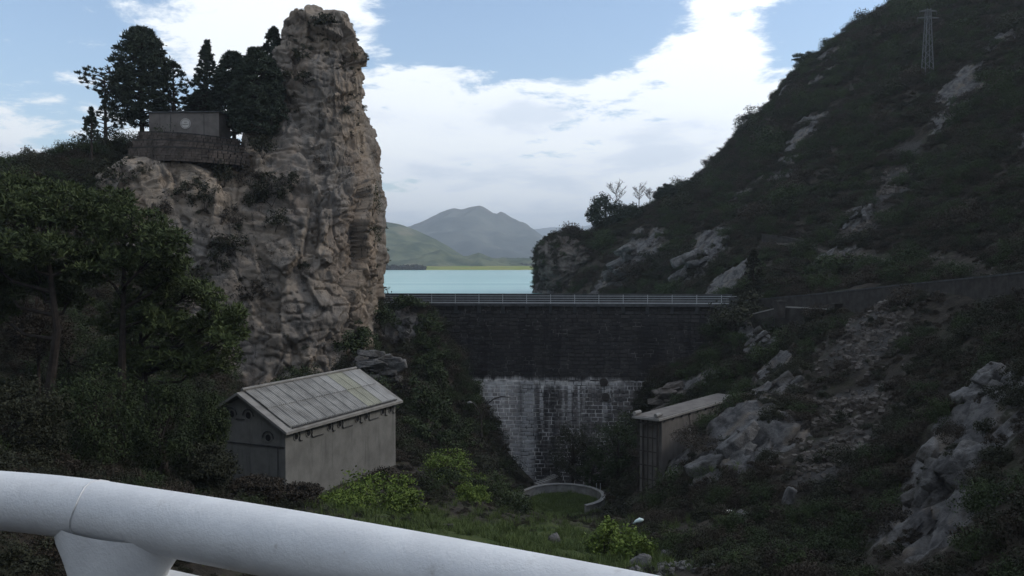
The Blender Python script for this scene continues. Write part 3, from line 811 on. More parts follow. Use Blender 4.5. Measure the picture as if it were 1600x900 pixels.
while zc > -28.5:
    s_ = -.8 - random.random() * .6
    off = face_off(zc)
    while s_ < 43.2:
        wi = random.randrange(4); wd = WID[wi]; sd_ = random.randrange(3)
        c = dpt(s_ + wd / 2, off + random.uniform(-.02, .02), zc)
        px = 800 + c.x / c.y * F
        py_ = HZ - c.z / c.y * F
        if c.z < LEDGE - .3 and 736 < px < 905 and py_ < 748 and len(singles) < 297 and px < 742 + 120 + (py_ - 600) * .1:
            singles.append((c, wi, sd_))
        else:
            v_, f_ = protos[(wi, sd_)]
            rest.add([c + du * q[0] - dn * q[1] + Vector((0, 0, q[2])) for q in v_], f_)
        s_ += wd
    zc -= .47; crs += 1
    if abs(zc - LEDGE) < .24: zc = LEDGE - .26
for c, wi, sd_ in singles:
    o = link('masonry_block', proto_me[(wi, sd_)], None, dam)
    o.location = c - dam.location; o.rotation_euler = (0, 0, dang)
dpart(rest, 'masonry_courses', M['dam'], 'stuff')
# crest slab, upstream parapet, corbels
m = MB(); m.box(dpt(21.2, -2.0, CR - .17), (44.5, 5.0, .34), dang); dpart(m, 'crest_slab', M['darkconc'])
m = MB(); m.box(dpt(21.2, -4.2, CR + .53), (44.5, .3, 1.05), dang); dpart(m, 'upstream_parapet', M['darkconc'])
POSTS = [.55 + 2.92 * k for k in range(15)]
for s_ in POSTS:
    m = MB()
    c = [dpt(s_ - .2, .02, CR - .342), dpt(s_ + .2, .02, CR - .342), dpt(s_ + .2, .48, CR - .342), dpt(s_ - .2, .48, CR - .342),
         dpt(s_ - .2, .02, CR - 1.3), dpt(s_ + .2, .02, CR - 1.3), dpt(s_ + .2, .26, CR - 1.2), dpt(s_ - .2, .26, CR - 1.2)]
    m.add(c, [(0, 1, 2, 3), (7, 6, 5, 4), (3, 2, 6, 7), (0, 3, 7, 4), (1, 5, 6, 2), (0, 4, 5, 1)]); dpart(m, 'corbel', M['darkconc'])
# outlet pipes with black mouths
for (px, py) in ((943, 598), (946, 621)):
    s_ = (px - 800) / F * 104 + 16.4
    z_ = P(px, py, 103.0).z
    m = MB(); m.tube([dpt(s_, face_off(z_) - .2, z_), dpt(s_, face_off(z_) + .35, z_)], .5, 14)
    o = dpart(m, 'outlet_pipe', M['rust'])
# railing along the crest
rail = empty('crest_railing', dpt(20, .42, CR)); tag(rail, 'long pale steel four-bar railing along the top of the dam', 'railing')
def rpart(mb, name, mat=M['steel']):
    me = mb.mesh(name); me.transform(Matrix.Translation(-rail.location)); return link(name, me, mat, rail)
for s_ in POSTS:
    m = MB(); m.box(dpt(s_, .40, CR + .55), (.07, .07, 1.10), dang); rpart(m, 'post')
for hz_, th_ in ((.10, .085), (.38, .055), (.66, .055), (.94, .06)):
    m = MB(); m.box(dpt(20.9, .44, CR + hz_), (43.2, .045, th_), dang); rpart(m, 'rail_bar')
m = MB(); m.box(dpt(42.45, .30, CR + .5), (.5, .6, 1.3), dang)
m2 = MB(); m2.box(dpt(42.9, -.6, CR - .2), (1.2, 2.4, 1.9), dang); m2.box(dpt(42.9, -.6, CR + .83), (1.3, 2.5, .14), dang)
tag(m2.build('abutment_pier', M['darkconc']), 'dark block pier closing the right end of the dam railing', 'pier')

# ------------------------------------------------------------------ corrugated hut
HU = Vector((.402, .915, 0)).normalized(); HV = Vector((-HU.y, HU.x, 0))       # along the long wall, across to the left
H0 = Vector((-14.5, 55.0, -10.5)); HL, HW, HR = 13.4, 7.14, 2.06
def hp(u, v, z): return H0 + HU * u + HV * v + Vector((0, 0, z))
hut = empty('corrugated_hut', hp(HL / 2, HW / 2, -5.6)); tag(hut, 'grey rendered hut with corrugated gable roof and round portholes below the cliff', 'hut')
hM = Matrix.Translation(-hut.location)
def hpart(mb, name, mat, parent=None, smooth=False):
    me = mb.mesh(name, smooth); me.transform(hM); o = link(name, me, mat, parent or hut); return o
B = -6.0
m = MB()
v_ = []
for u in (0, HL): v_ += [hp(u, 0, B), hp(u, HW, B), hp(u, HW, -.1), hp(u, HW / 2, HR - .12), hp(u, 0, -.1)]
m.add(v_, [(0, 4, 3, 2, 1), (5, 6, 7, 8, 9), (0, 5, 9, 4), (1, 2, 7, 6), (2, 3, 8, 7), (3, 4, 9, 8)])
wallh = hpart(m, 'wall', M['plaster'])
ov = .42; T = .17
sl = HR / (HW / 2)
for side in (0, 1):
    f = (lambda v: v) if side == 0 else (lambda v: HW - v)
    m = MB()
    a = [hp(u, f(v), (v if v < HW / 2 else HW / 2) * sl + dz) for u in (-ov, HL + ov) for (v, dz) in ((-ov, 0), (HW / 2, 0), (HW / 2, T), (-ov, T))]
    m.add(a, [(0, 1, 2, 3), (7, 6, 5, 4), (3, 2, 6, 7), (0, 4, 5, 1), (0, 3, 7, 4), (1, 5, 6, 2)])
    slab = hpart(m, 'roof_slab', M['slab'])
    if side == 0: slab0 = slab
# corrugated sheets laid in two rows on the slope facing the valley
NS = 13; SW = (HL - .5) / NS
slen = math.hypot(HW / 2 + ov, (HW / 2 + ov) * sl)
def sheet(v0, v1, lift0, lift1):
    pts = []; n = 6 * 5
    for i in range(n + 1):
        u = SW * 1.04 * i / n
        c = .046 * math.cos(2 * math.pi * i / 6)
        for v, l in ((v0, lift0), (v1, lift1)): pts.append(HU * u + HV * v + Vector((0, 0, v * sl + T + l + c)))
    fs = [(2 * i, 2 * i + 2, 2 * i + 3, 2 * i + 1) for i in range(n)]
    mb = MB(); mb.add(pts, fs); return mb.mesh('roof_sheet', True)
up = {}; lo = {}
for k, mt in (('sheet', M['sheet']), ('sheetp', M['sheetp']), ('sheety', M['sheety'])):
    a = sheet(1.62, HW / 2 - .06, .13, .07); a.materials.append(mt); up[k] = a
    a = sheet(-.18, 1.85, .08, .06); a.materials.append(mt); lo[k] = a
for i in range(NS):
    for r_, dct in ((0, up), (1, lo)):
        kk = 'sheety' if i in (NS - 3, NS - 4) else ('sheetp' if i in (NS - 2, NS - 5, NS - 1) and not (i == NS - 5 and r_) else 'sheet')
        o = link('roof_sheet', dct[kk], None, hut)
        o.location = hp(.25 + i * SW, 0, 0) - hut.location + Vector((0, 0, .004 * (i % 2)))
# back slope gets a plain run of sheets as well
for i in range(NS):
    mb = MB(); pts = []; n = 18
    for q in range(n + 1):
        u = .25 + i * SW + SW * 1.03 * q / n; c = .03 * math.cos(2 * math.pi * q / 3)
        for v in (HW + .18, HW / 2 + .06): pts.append(hp(u, v, (HW - v) * sl + T + .08 + c))
    mb.add(pts, [(2 * q, 2 * q + 1, 2 * q + 3, 2 * q + 2) for q in range(n)]); hpart(mb, 'roof_sheet', M['sheet'])
m = MB(); m.tube([hp(.1, HW / 2, HR + T + .13), hp(HL - .1, HW / 2, HR + T + .13)], .11, 8); hpart(m, 'ridge_cap', M['slab'])
m = MB(); m.tube([hp(.3, -.30, -.30 * sl + T + .10), hp(HL - .3, -.30, -.30 * sl + T + .10)], .05, 6); hpart(m, 'gutter', M['mould'])
m = MB(); m.box(hp(HL / 2, -.03, -.35), (HL + .06, .06, .10), math.atan2(HU.y, HU.x)); hpart(m, 'eave_band', M['plaster'])
# portholes: ring frame, dark pane, hood moulding with a drip
def porthole(c, a, n, r=.20, hood='side'):
    zv = Vector((0, 0, 1))
    mb = MB(); N = 18; vs = []; fs = []
    for k in range(N):
        t = 2 * math.pi * k / N; d = a * math.cos(t) + zv * math.sin(t)
        vs += [c + d * (r + .055) + n * .0, c + d * (r + .055) + n * .05, c + d * r + n * .05, c + d * r - n * .0]
    for k in range(N):
        j = (k + 1) % N
        for q in range(3): fs.append((4 * k + q, 4 * j + q, 4 * j + q + 1, 4 * k + q + 1))
    mb.add(vs, fs); fr = hpart(mb, 'porthole', M['plaster'])
    mb = MB(); mb.add([c + (a * math.cos(2 * math.pi * k / N) + zv * math.sin(2 * math.pi * k / N)) * (r + .005) + n * .012 for k in range(N)], [tuple(range(N))])
    hpart(mb, 'pane', M['dark'], fr)
    pts = []
    if hood == 'side':
        for k in range(9):
            t = math.pi * (.80 - 1.0 * k / 8 * .95); pts.append(c + (a * math.cos(t) + zv * math.sin(t)) * (r + .17) + n * .05)
        pts.append(c + a * (r + .19) - zv * .32 + n * .05)
        pts.append(c + a * (r + .42) - zv * .36 + n * .05)
    else:
        for k in range(13):
            t = math.pi * (1.02 - 1.04 * k / 12); pts.append(c + (a * math.cos(t) + zv * math.sin(t)) * (r + .2) + n * .05)
    mb = MB(); mb.tube(pts, .04, 6); hpart(mb, 'hood_mould', M['mould'])
for k, u in enumerate((1.05, 2.35, 4.7, 5.9, 8.1, 9.25, 11.5, 12.6)):
    porthole(hp(u, -.005, -.62), HU, -HV, .21)
for u0, u1 in ((2.95, 4.0), (6.5, 7.5), (9.85, 10.9)):
    m = MB(); m.box(hp((u0 + u1) / 2, -.03, -.98), (u1 - u0, .06, .06), math.atan2(HU.y, HU.x)); hpart(m, 'drip_moulding', M['mould'])
for v, z_ in ((1.35, -.62), (HW / 2 - .62, .72), (HW / 2 + .75, .72)):
    porthole(hp(-.005, v, z_), -HV, -HU, .23, 'top')
m = MB(); m.box(hp(-.03, HW / 2, -1.15), (.06, HW, .09), math.atan2(HU.y, HU.x)); hpart(m, 'string_course', M['mould'])
m = MB(); m.box(hp(-.03, HW / 2 + .05, .42), (.06, .7, .07), math.atan2(HU.y, HU.x)); hpart(m, 'drip_moulding', M['mould'])
m = MB(); m.tube([hp(-.06, .55, -1.2), hp(-.06, .55, -4.4)], .035, 6); hpart(m, 'downpipe', M['mould'])

# ------------------------------------------------------------------ building with lattice front on the right
BU = Vector((.62, .78, 0)).normalized(); BV = Vector((-BU.y, BU.x, 0))
Q0 = Vector((11.95, 70.0, -12.6))
def qp(u, v, z): return Q0 + BU * u + BV * v + Vector((0, 0, z))
BL, BW, BH = 15.5, 2.05, 7.0
bld = empty('lattice_building', qp(2, 1, -BH)); tag(bld, 'narrow flat-roofed concrete building with dark lattice front built into the rock', 'building')
def bpart(mb, name, mat, parent=None):
    me = mb.mesh(name); me.transform(Matrix.Translation(-bld.location)); return link(name, me, mat, parent or bld)
ba = math.atan2(BU.y, BU.x)
m = MB()
m.box(qp(BL / 2 + .25, .1, -BH / 2 - .02), (BL - .5, .2, BH), ba)
m.box(qp(BL / 2 + .25, BW - .1, -BH / 2 - .02), (BL - .5, .2, BH), ba)
m.box(qp(.85, BW / 2, -BH / 2 - .02), (.1, BW - .402, BH), ba)
bpart(m, 'wall', M['plasterb'])
m = MB(); m.box(qp(BL / 2 - .15, BW / 2, .09), (BL + .5, BW + .5, .18), ba); roofb = bpart(m, 'roof_slab', M['slab'])
m = MB(); m.box(qp(BL / 2 - .1, BW / 2, .202), (BL + .2, BW + .2, .04), ba); bpart(m, 'roof_screed', M['plasterb'], roofb)
for k in range(5):
    v = .12 + k * (BW - .24) / 4
    m = MB(); m.box(qp(.02, v, -BH / 2 - .02), (.09, .07 if k else .16, BH), ba); bpart(m, 'lattice_upright', M['rust'])
for k in range(6):
    m = MB(); m.box(qp(-.05, BW / 2, -.35 - k * 1.15), (.045, BW, .10), ba); bpart(m, 'lattice_crossbar', M['rust'])
for v in (.12, BW + .05):
    m = MB(); m.tube([qp(-.35, v, .42), qp(.6, v, .42)], .16, 10); bpart(m, 'pipe_stub', M['concrete'])
for k in range(7):
    m = MB(); m.box(qp(.9 + k * 1.5, -.06, -.14), (.16, .14, .22), ba); bpart(m, 'eave_bracket', M['darkconc'])
m = MB(); m.tube([qp(5.2, -.05, -.2), qp(4.9, -.35, -1.2), qp(4.85, -.32, -1.35)], .05, 6); bpart(m, 'wall_lamp_bracket', M['rust'])
m = MB(); m.box(qp(4.83, -.33, -1.42), (.14, .14, .12), ba); bpart(m, 'lamp_glass', M['lampw'])

# ------------------------------------------------------------------ round basin below the dam
bc = P(880, 782, 86.5); 
bas = empty('round_basin', bc); tag(bas, 'low curved concrete parapet ringing a grassy basin at the dam foot', 'basin wall')
m = MB(); N = 34; vs = []; fs = []
for k in range(N + 1):
    t = R(lerp(-62, 205, k / N)); d = Vector((math.cos(t) * 3.9, math.sin(t) * 4.2, 0))
    if t > R(150): d = d + Vector((-(t - R(150)) * 1.8, -(t - R(150)) * .6, 0))
    for rr, zz in ((1, -2.2), (1, .52), (1.075, .52), (1.075, -2.2)): vs.append(Vector((d.x * rr, d.y * rr, zz)))
for k in range(N):
    for q in range(3): fs.append((4 * k + q, 4 * k + q + 1, 4 * k + 5 + q, 4 * k + 4 + q))
fs += [(0, 1, 2, 3), (4 * N + 3, 4 * N + 2, 4 * N + 1, 4 * N)]
m.add(vs, fs); bw = m.build('parapet_wall', M['concrete'], bas)
m = MB(); vs = []; fs = []
for k in range(N + 1):
    t = R(lerp(-62, 205, k / N)); d = Vector((math.cos(t) * 3.9, math.sin(t) * 4.2, 0))
    if t > R(150): d = d + Vector((-(t - R(150)) * 1.8, -(t - R(150)) * .6, 0))
    for rr, zz in ((.98, .523), (.98, .62), (1.095, .62), (1.095, .523)): vs.append(Vector((d.x * rr, d.y * rr, zz)))
for k in range(N):
    for q in range(4): fs.append((4 * k + q, 4 * k + (q + 1) % 4, 4 * k + 4 + (q + 1) % 4, 4 * k + 4 + q))
m.add(vs, fs + [(0, 1, 2, 3)]); m.build('coping', M['slab'], bas)
for px in (932, 938):
    c = P(px, 770, 88.5); m = MB(); m.tube([c - Vector((0, 0, 1)), c + Vector((0, 0, 1.0))], .03, 6)
    tag(m.build('marker_post', M['steel']), 'thin grey post by the right rim of the grassy basin, ' + ('left' if px < 935 else 'right') + ' one of two', 'post', 'posts by the basin')
# steps beside the basin
st0 = P(840, 757, 94); st1 = P(868, 744, 97)
stp = empty('concrete_steps', st0); tag(stp, 'short pale concrete stair ramp climbing at the dam foot behind the basin', 'steps')
for k in range(8):
    c = st0.lerp(st1, k / 7) - st0
    m = MB(); m.box(c + Vector((0, 0, -.6)), (.34, 1.1, 1.4), .5); m.build('step', M['slab'], stp)

# ------------------------------------------------------------------ monument and terrace on the left height
mc = P(289, 214, 93.2)
mon = empty('monument_wall', mc); tag(mon, 'low plain monument building with a pale round emblem on the left height', 'monument')
m = MB(); m.box((0, 1.6, .95), (7.7, 3.2, 3.3), -.06); m.build('body', M['monument'], mon)
m = MB(); m.box((0, 1.55, 2.66), (7.95, 3.4, .14), -.06); m.build('cornice', M['darkconc'], mon)
for xx in (-1.55, 2.1):
    m = MB(); m.box((xx, -.012 - .06 * xx, .93), (.05, .04, 3.1), -.06); m.build('panel_joint', M['mould'], mon)
m = MB(); c0 = Vector((.1, -.03, 1.42)); N = 28
m.tube([c0, c0 + Vector((0, -.06, 0))], .56, N); em = m.build('round_emblem', M['emblem'], mon)
m = MB(); m.tube([c0 + Vector((.47 * math.cos(2 * math.pi * k / N), -.075, .47 * math.sin(2 * math.pi * k / N))) for k in range(N + 1)], .022, 5, False); m.build('emblem_ring', M['monument'], em)
m = MB(); m.box(c0 + Vector((0, -.075, -.1)), (.62, .03, .05)); m.box(c0 + Vector((.02, -.075, .13)), (.34, .03, .05)); m.build('emblem_relief', M['monument'], em)

def terrace(pxs, pyt, pyb, Y0, bow, label, seed):
    rr = random.Random(seed)
    a = P(pxs[0], pyt[0], Y0); b = P(pxs[1], pyt[1], Y0 + 1.0)
    ht = (pyb - pyt[0]) / F * Y0
    root = empty('terrace_wall', a.lerp(b, .5) - Vector((0, 0, ht))); tag(root, label, 'wall')
    def pos(t, o_, dz):
        q = a.lerp(b, t) + Vector((0, -bow * math.sin(math.pi * t) - o_, 0)) + Vector((0, 0, bow * .0 + dz)); return q - root.location
    m = MB(); n = 24
    for k in range(n):
        t0, t1 = k / n, (k + 1) / n
        m.add([pos(t0, 0, -ht), pos(t1, 0, -ht), pos(t1, 0, -.05), pos(t0, 0, -.05), pos(t0, -2.2, -.05), pos(t1, -2.2, -.05)], [(0, 1, 2, 3), (3, 2, 5, 4)])
    m.build('wall_core', M['wallj'], root)
    L = (b - a).length; nc = max(2, int(ht / .24)); m = MB()
    for c in range(nc):
        s_ = -rr.random() * .4
        while s_ < L:
            wd = rr.uniform(.28, .6); t = min(1, max(0, (s_ + wd / 2) / L)); p_ = pos(t, .05, -ht + (c + .5) * ht / nc)
            tg = (pos(min(1, t + .01), 0, 0) - pos(max(0, t - .01), 0, 0)); m.box(p_ + Vector((0, rr.uniform(-.05, .05), 0)), (wd * .94, .24, ht / nc * .88), math.atan2(tg.y, tg.x)); s_ += wd
    o = m.build('stone_courses', M['wallst'], root); o['kind'] = 'stuff'
    m = MB()
    for k in range(n):
        t = (k + .5) / n; tg = pos(t + .02, 0, 0) - pos(t - .02, 0, 0); m.box(pos(t, -.05, .05), (L / n * 1.02, .45, .12), math.atan2(tg.y, tg.x))
    m.build('coping', M['parapet'], root)
terrace((204, 388), (232, 240), 252, 87.5, 2.2, 'lowest curved dark stone terrace wall above the pale cliff shelf', 1)
terrace((210, 380), (220, 230), 236, 89.0, 2.0, 'middle curved dark stone terrace wall under the monument', 2)
terrace((218, 372), (207, 219), 224, 90.4, 1.7, 'top curved dark stone terrace wall just below the monument', 3)

# ------------------------------------------------------------------ power pylon
pb = hit(1449, 119)[0]
pyl = empty('power_pylon', pb); tag(pyl, 'thin steel lattice electricity pylon high on the right slope', 'pylon')
PH = 104 / F * pb.y
W0, W1 = .78, .36
cor = [(-1, -1), (1, -1), (1, 1), (-1, 1)]
for a, b in cor:
    m = MB(); m.tube([(a * W0, b * W0, -1.2), (a * W1, b * W1, PH * .88), (a * .3, b * .3, PH)], .075, 5); m.build('leg', M['pylon'], pyl)
nb = 11
for k in range(nb):
    z0, z1 = PH * .9 * k / nb, PH * .9 * (k + 1) / nb
    w0, w1 = lerp(W0, W1, k / nb), lerp(W0, W1, (k + 1) / nb)
    for q in range(4):
        a, b = cor[q], cor[(q + 1) % 4]
        if k % 2: a, b = b, a
        m = MB(); m.tube([(a[0] * w0, a[1] * w0, z0), (b[0] * w1, b[1] * w1, z1)], .04, 4); m.build('brace', M['pylon'], pyl)
for zf, L_ in ((.86, 1.9), (.96, 1.5)):
    m = MB(); m.tube([(-L_, 0, PH * zf), (0, 0, PH * zf + .25), (L_, 0, PH * zf)], .07, 5); m.tube([(-L_, 0, PH * zf), (L_, 0, PH * zf)], .06, 5); ca = m.build('crossarm', M['pylon'], pyl)
    for sx in (-1, 1):
        m = MB(); m.tube([(sx * L_ * .95, 0, PH * zf), (sx * L_ * .95, 0, PH * zf - .7)], .07, 6); m.build('insulator', M['mould'], ca)

# ------------------------------------------------------------------ road, parapets, paths on the right
def polyline(pts):                                    # smooth resample
    pts = [Vector(p) for p in pts]; out = []
    for i in range(len(pts) - 1):
        p0, p1, p2, p3 = pts[max(i - 1, 0)], pts[i], pts[i + 1], pts[min(i + 2, len(pts) - 1)]
        for k in range(8):
            t = k / 8; out.append(.5 * ((2 * p1) + (p2 - p0) * t + (2 * p0 - 5 * p1 + 4 * p2 - p3) * t * t + (3 * p1 - p0 - 3 * p2 + p3) * t ** 3))
    return out + [pts[-1]]
def wall_along(name, pts, h, th, label, cat, body, cope):
    pts = polyline(pts); root = empty(name, pts[0] - Vector((0, 0, h))); tag(root, label, cat)
    for nm, z0, z1, t_, mt in (('wall', -h, -.08, th, body), ('coping', -.077, .04, th + .12, cope)):
        m = MB(); vs = []; fs = []
        for i, p in enumerate(pts):
            t = (pts[min(i + 1, len(pts) - 1)] - pts[max(i - 1, 0)]); n = Vector((-t.y, t.x, 0)).normalized() * t_ / 2
            for s_, z_ in ((-1, z0), (-1, z1), (1, z1), (1, z0)): vs.append(p + n * s_ + Vector((0, 0, z_)) - root.location)
        for i in range(len(pts) - 1):
            for q in range(4): fs.append((4 * i + q, 4 * i + 4 + q, 4 * i + 4 + (q + 1) % 4, 4 * i + (q + 1) % 4))
        L = 4 * (len(pts) - 1); fs += [(3, 2, 1, 0), (L, L + 1, L + 2, L + 3)]
        m.add(vs, fs); m.build(nm, mt, root)
    return pts
rp = wall_along('road_parapet', [P(1150, 470, 103), P(1190, 467, 100), P(1300, 457, 90), P(1400, 446, 80), P(1500, 436, 70), P(1610, 424, 61), P(1760, 400, 48)], 2.4, .45,
                'long dark stone parapet with pale coping climbing along the road at right', 'wall', M['parapet'], M['darkconc'])
wall_along('stair_parapet', [P(1143, 500, 100.5), P(1175, 491, 97), P(1212, 482, 93)], 2.0, .35, 'short sloping wall descending from the road corner to the dam', 'wall', M['parapet'], M['slab'])
wall_along('road_retaining_wall', [P(1212, 479, 93), P(1260, 481, 91), P(1312, 484, 88)], 2.2, .35, 'low level retaining wall right of the sloping stair wall', 'wall', M['parapet'], M['slab'])
wall_along('path_wall', [P(1192, 366, 132), P(1230, 371, 128), P(1275, 381, 122)], 1.2, .4, 'low stone wall edging the path on the middle of the slope', 'wall', M['parapet'], M['parapet'])
for px, py in ((1218, 474), (1306, 478)):
    c = P(px, py, 92 if px < 1250 else 88); m = MB(); m.box(c - Vector((0, 0, .7)), (.9, .8, 1.7), .3); m.box(c + Vector((0, 0, .2)), (1.05, .95, .12), .3)
    tag(m.build('wall_pier', M['parapet']), 'squat stone pier at the ' + ('left' if px < 1250 else 'right') + ' end of the low retaining wall', 'pier')
m = MB(); vs = []; fs = []
for i, p in enumerate(rp):
    t = (rp[min(i + 1, len(rp) - 1)] - rp[max(i - 1, 0)]); n = Vector((-t.y, t.x, 0)).normalized()
    if n.x < 0: n = -n
    vs += [p + n * .3 - Vector((0, 0, .95)), p + n * 5.2 - Vector((0, 0, .95))]
for i in range(len(rp) - 1): fs.append((2 * i, 2 * i + 2, 2 * i + 3, 2 * i + 1))
m.add(vs, fs); tag(m.build('road', M['asphalt']), kind='structure')
pp = [hit(q, r_, [bv_t])[0] for q, r_ in ((1195, 376), (1240, 382), (1300, 392), (1350, 400), (1420, 408), (1500, 416), (1600, 420))]
m = MB(); vs = []; fs = []
pl = polyline(pp)
for i, p in enumerate(pl):
    for o_ in (-1.0, 1.0):
        q = drop(p.x + o_ * .2, p.y + o_, [bv_t]); vs.append(Vector((q.x, q.y, q.z + .06)))
for i in range(len(pl) - 1): fs.append((2 * i, 2 * i + 2, 2 * i + 3, 2 * i + 1))
m.add(vs, fs); tag(m.build('hill_path', M['path'], smooth=True), kind='structure')

# ------------------------------------------------------------------ lamps
lp = hit(752, 690)[0]; lp = Vector((P(752, 600, 93).x, 93, 0)); lp.z = drop(lp.x, lp.y).z
lmp = empty('twin_arm_lamp', lp); tag(lmp, 'dark street lamp with two curved arms in front of the pale masonry', 'street lamp')
zt = P(752, 652, 93).z - lp.z
m = MB(); m.tube([(0, 0, -.5), (0, 0, zt)], [.13, .10], 8); m.build('pole', M['rust'], lmp)
for pts in ([(752, 652), (749, 643), (744, 635), (738, 629)], [(752, 652), (756, 640), (763, 630), (772, 623), (782, 620), (790, 620)]):
    w_ = [P(a, b, 93) - lp for a, b in pts]
    m = MB(); m.tube(w_, .075, 6); arm = m.build('arm', M['rust'], lmp)
    m = MB(); e = w_[-1]; sx = 1 if pts[-1][0] > 752 else -1
    m.tube([e, e + Vector((sx * .25, 0, .03)), e + Vector((sx * .55, 0, .0))], [.07, .14, .06], 8); m.build('lamp_head', M['concrete'], arm)
c = P(997, 814, 54); g = drop(c.x, c.y)
t = empty('street_lamp', g); tag(t, 'pale green cobra-head street lamp poking above the green bush', 'street lamp')
m = MB(); pole_x = c.x - .55
m.tube([(pole_x - g.x, 0, -.5), (pole_x - g.x, 0, c.z - g.z - .35), (pole_x - g.x + .1, 0, c.z - g.z - .2), (c.x - g.x - .25, 0, c.z - g.z)], [.08, .06, .05, .04], 8); m.build('pole', M['rust'], t)
m = MB(); a0 = Vector((c.x - g.x, c.y - g.y, c.z - g.z)); m.tube([a0 + Vector((-.34, 0, -.15)), a0 + Vector((-.1, 0, -.02)), a0 + Vector((.12, 0, .06)), a0 + Vector((.34, 0, .08))], [.04, .11, .15, .06], 10); m.build('lamp_head', M['lamp'], t, True)
c = P(1140, 818, 52); g = drop(c.x, c.y)
t = empty('disc_lamp', g); tag(t, 'small cream disc lamp on a thin pole at the foot of the right slope', 'street lamp')
m = MB(); m.tube([(0, 0, -.4), (0, 0, max(.3, c.z - g.z))], .045, 6); m.build('pole', M['rust'], t)
m = MB(); zz = max(.3, c.z - g.z); m.tube([(0, 0, zz - .05), (0, 0, zz), (0, 0, zz + .07), (0, 0, zz + .10)], [.12, .29, .22, .06], 16); m.build('lamp_shade', M['lampw'], t, True)

# ------------------------------------------------------------------ white bridge railing in the foreground
def railpt(px, py, h=.36):
    v = ray(px, py); return v * (h / -v.z)
rad = .044
br = empty('bridge_railing', railpt(165, 802) - Vector((0, 0, .9))); tag(br, 'thick white painted tubular bridge railing across the bottom foreground', 'railing')
def xpart(mb, name, smooth=True, parent=None):
    me = mb.mesh(name, smooth); me.transform(Matrix.Translation(-br.location)); return link(name, me, M['paint'], parent or br)
Bp = [railpt(640, 890)]
line = polyline([railpt(-220, 764), railpt(-60, 777), railpt(60, 787), railpt(140, 797), railpt(200, 807), railpt(400, 842), railpt(640, 889), railpt(1060, 978), railpt(1500, 1088)])
m = MB(); m.tube(line, rad, 44); xpart(m, 'top_rail')
J = railpt(152, 799)
dirr = (Bp[0] - J).normalized()
m = MB()
ringJ = []
for k in range(29):
    t = 2 * math.pi * k / 28
    side = dirr.cross(Vector((0, 0, 1))).normalized()
    ringJ.append(J + (side * math.cos(t) + Vector((0, 0, 1)) * math.sin(t)) * (rad + .0003) + dirr * (.006 * math.sin(3 * t)))
m.tube(ringJ, .0011, 6, False); xpart(m, 'weld_seam')
# post: round stem that flares into the rail
Pc = railpt(180, 804)
m = MB(); pts = []; rr = []
for dz, r_ in ((-.02, .125), (-.05, .115), (-.07, .098), (-.09, .085), (-.115, .078), (-.2, .075), (-.9, .075)):
    pts.append(Pc + Vector((.0, 0, dz))); rr.append(r_)
n = 36; vs = []; fs = []
sd2 = dirr.cross(Vector((0, 0, 1))).normalized()
for p_, r_ in zip(pts, rr):
    for k in range(n):
        t = 2 * math.pi * k / n; vs.append(p_ + dirr * math.cos(t) * r_ + sd2 * math.sin(t) * min(r_, .047))
for i in range(len(pts) - 1):
    for k in range(n): fs.append((i * n + k, i * n + (k + 1) % n, (i + 1) * n + (k + 1) % n, (i + 1) * n + k))
m.add(vs, fs); xpart(m, 'post')
# lower box rail, its lit top edge showing right of the post
m = MB(); c = Pc + dirr * .12 + Vector((0, 0, -.135)) - sd2 * .0; m.box(c, (.13, .09, .10), math.atan2(dirr.y, dirr.x)); xpart(m, 'bracket', False)
# bridge deck edge under the camera
m = MB(); q = Pc + Vector((0, 0, -.98)); m.box(q + dirr * .6 - Vector((0, 0, .2)) + sd2 * .25, (16, .6, .4), math.atan2(dirr.y, dirr.x))
m.box(Vector((q.x + .9, -3.4, q.z - .6)), (18, 6, .5), math.atan2(dirr.y, dirr.x)); tag(m.build('bridge_deck', M['asphalt']), kind='structure')

# ------------------------------------------------------------------ vegetation
def unit(n, r):
    v = r.normal(size=(n, 3)); return v / np.linalg.norm(v, axis=1, keepdims=True)
def nz(v): return v / np.maximum(1e-9, np.linalg.norm(v, axis=1, keepdims=True))
def leaves(C, Rr, n, size, r, aspect=1.0, shell=.45, needle=False, up=.3):
    """leaf-shaped quads spread through clumps at C with radii Rr"""
    C = np.repeat(np.asarray(C, float), n, 0); Rr = np.repeat(np.asarray(Rr, float), n, 0)
    d = unit(len(C), r); rad = r.random(len(C)) ** shell
    pos = C + d * rad[:, None] * Rr
    if needle:
        t = nz(d + .5 * unit(len(C), r) + np.array([0, 0, .25])); b = nz(np.cross(t, unit(len(C), r)))
    else:
        nn = nz(d * .7 + unit(len(C), r) * .8 + np.array([0, 0, up])); t = nz(np.cross(nn, unit(len(C), r))); b = np.cross(nn, t)
    s = size * r.uniform(.6, 1.4, len(C))[:, None]
    v = np.stack([pos - t * s * aspect, pos + b * s * .55, pos + t * s * aspect, pos - b * s * .55], 1).reshape(-1, 3)
    return v, np.arange(len(v)).reshape(-1, 4)
def clumps_in(n, r, shape=(1, 1, 1), lo=.15, cr=(.22, .42)):
    """clump centres filling a squashed dome"""
    d = unit(n, r); d[:, 2] = np.abs(d[:, 2]) * 1.1 - lo
    rad = r.uniform(.45, 1.0, n)[:, None]
    C = d * rad * np.array(shape); R_ = r.uniform(*cr, n)[:, None] * np.array(shape) * np.array([1, 1, .8])
    C[:, 2] += .12 * shape[2]
    return C, R_
def bush_mesh(name, seed, nclump=14, nleaf=34, size=.10, shape=(1, 1, .8), mat='scrub', aspect=1.1):
    r = np.random.default_rng(seed); C, R_ = clumps_in(nclump, r, shape)
    v, q = leaves(C, R_, nleaf, size, r, aspect)
    me = np_mesh(name, v, q); me.materials.append(M[mat]); return me

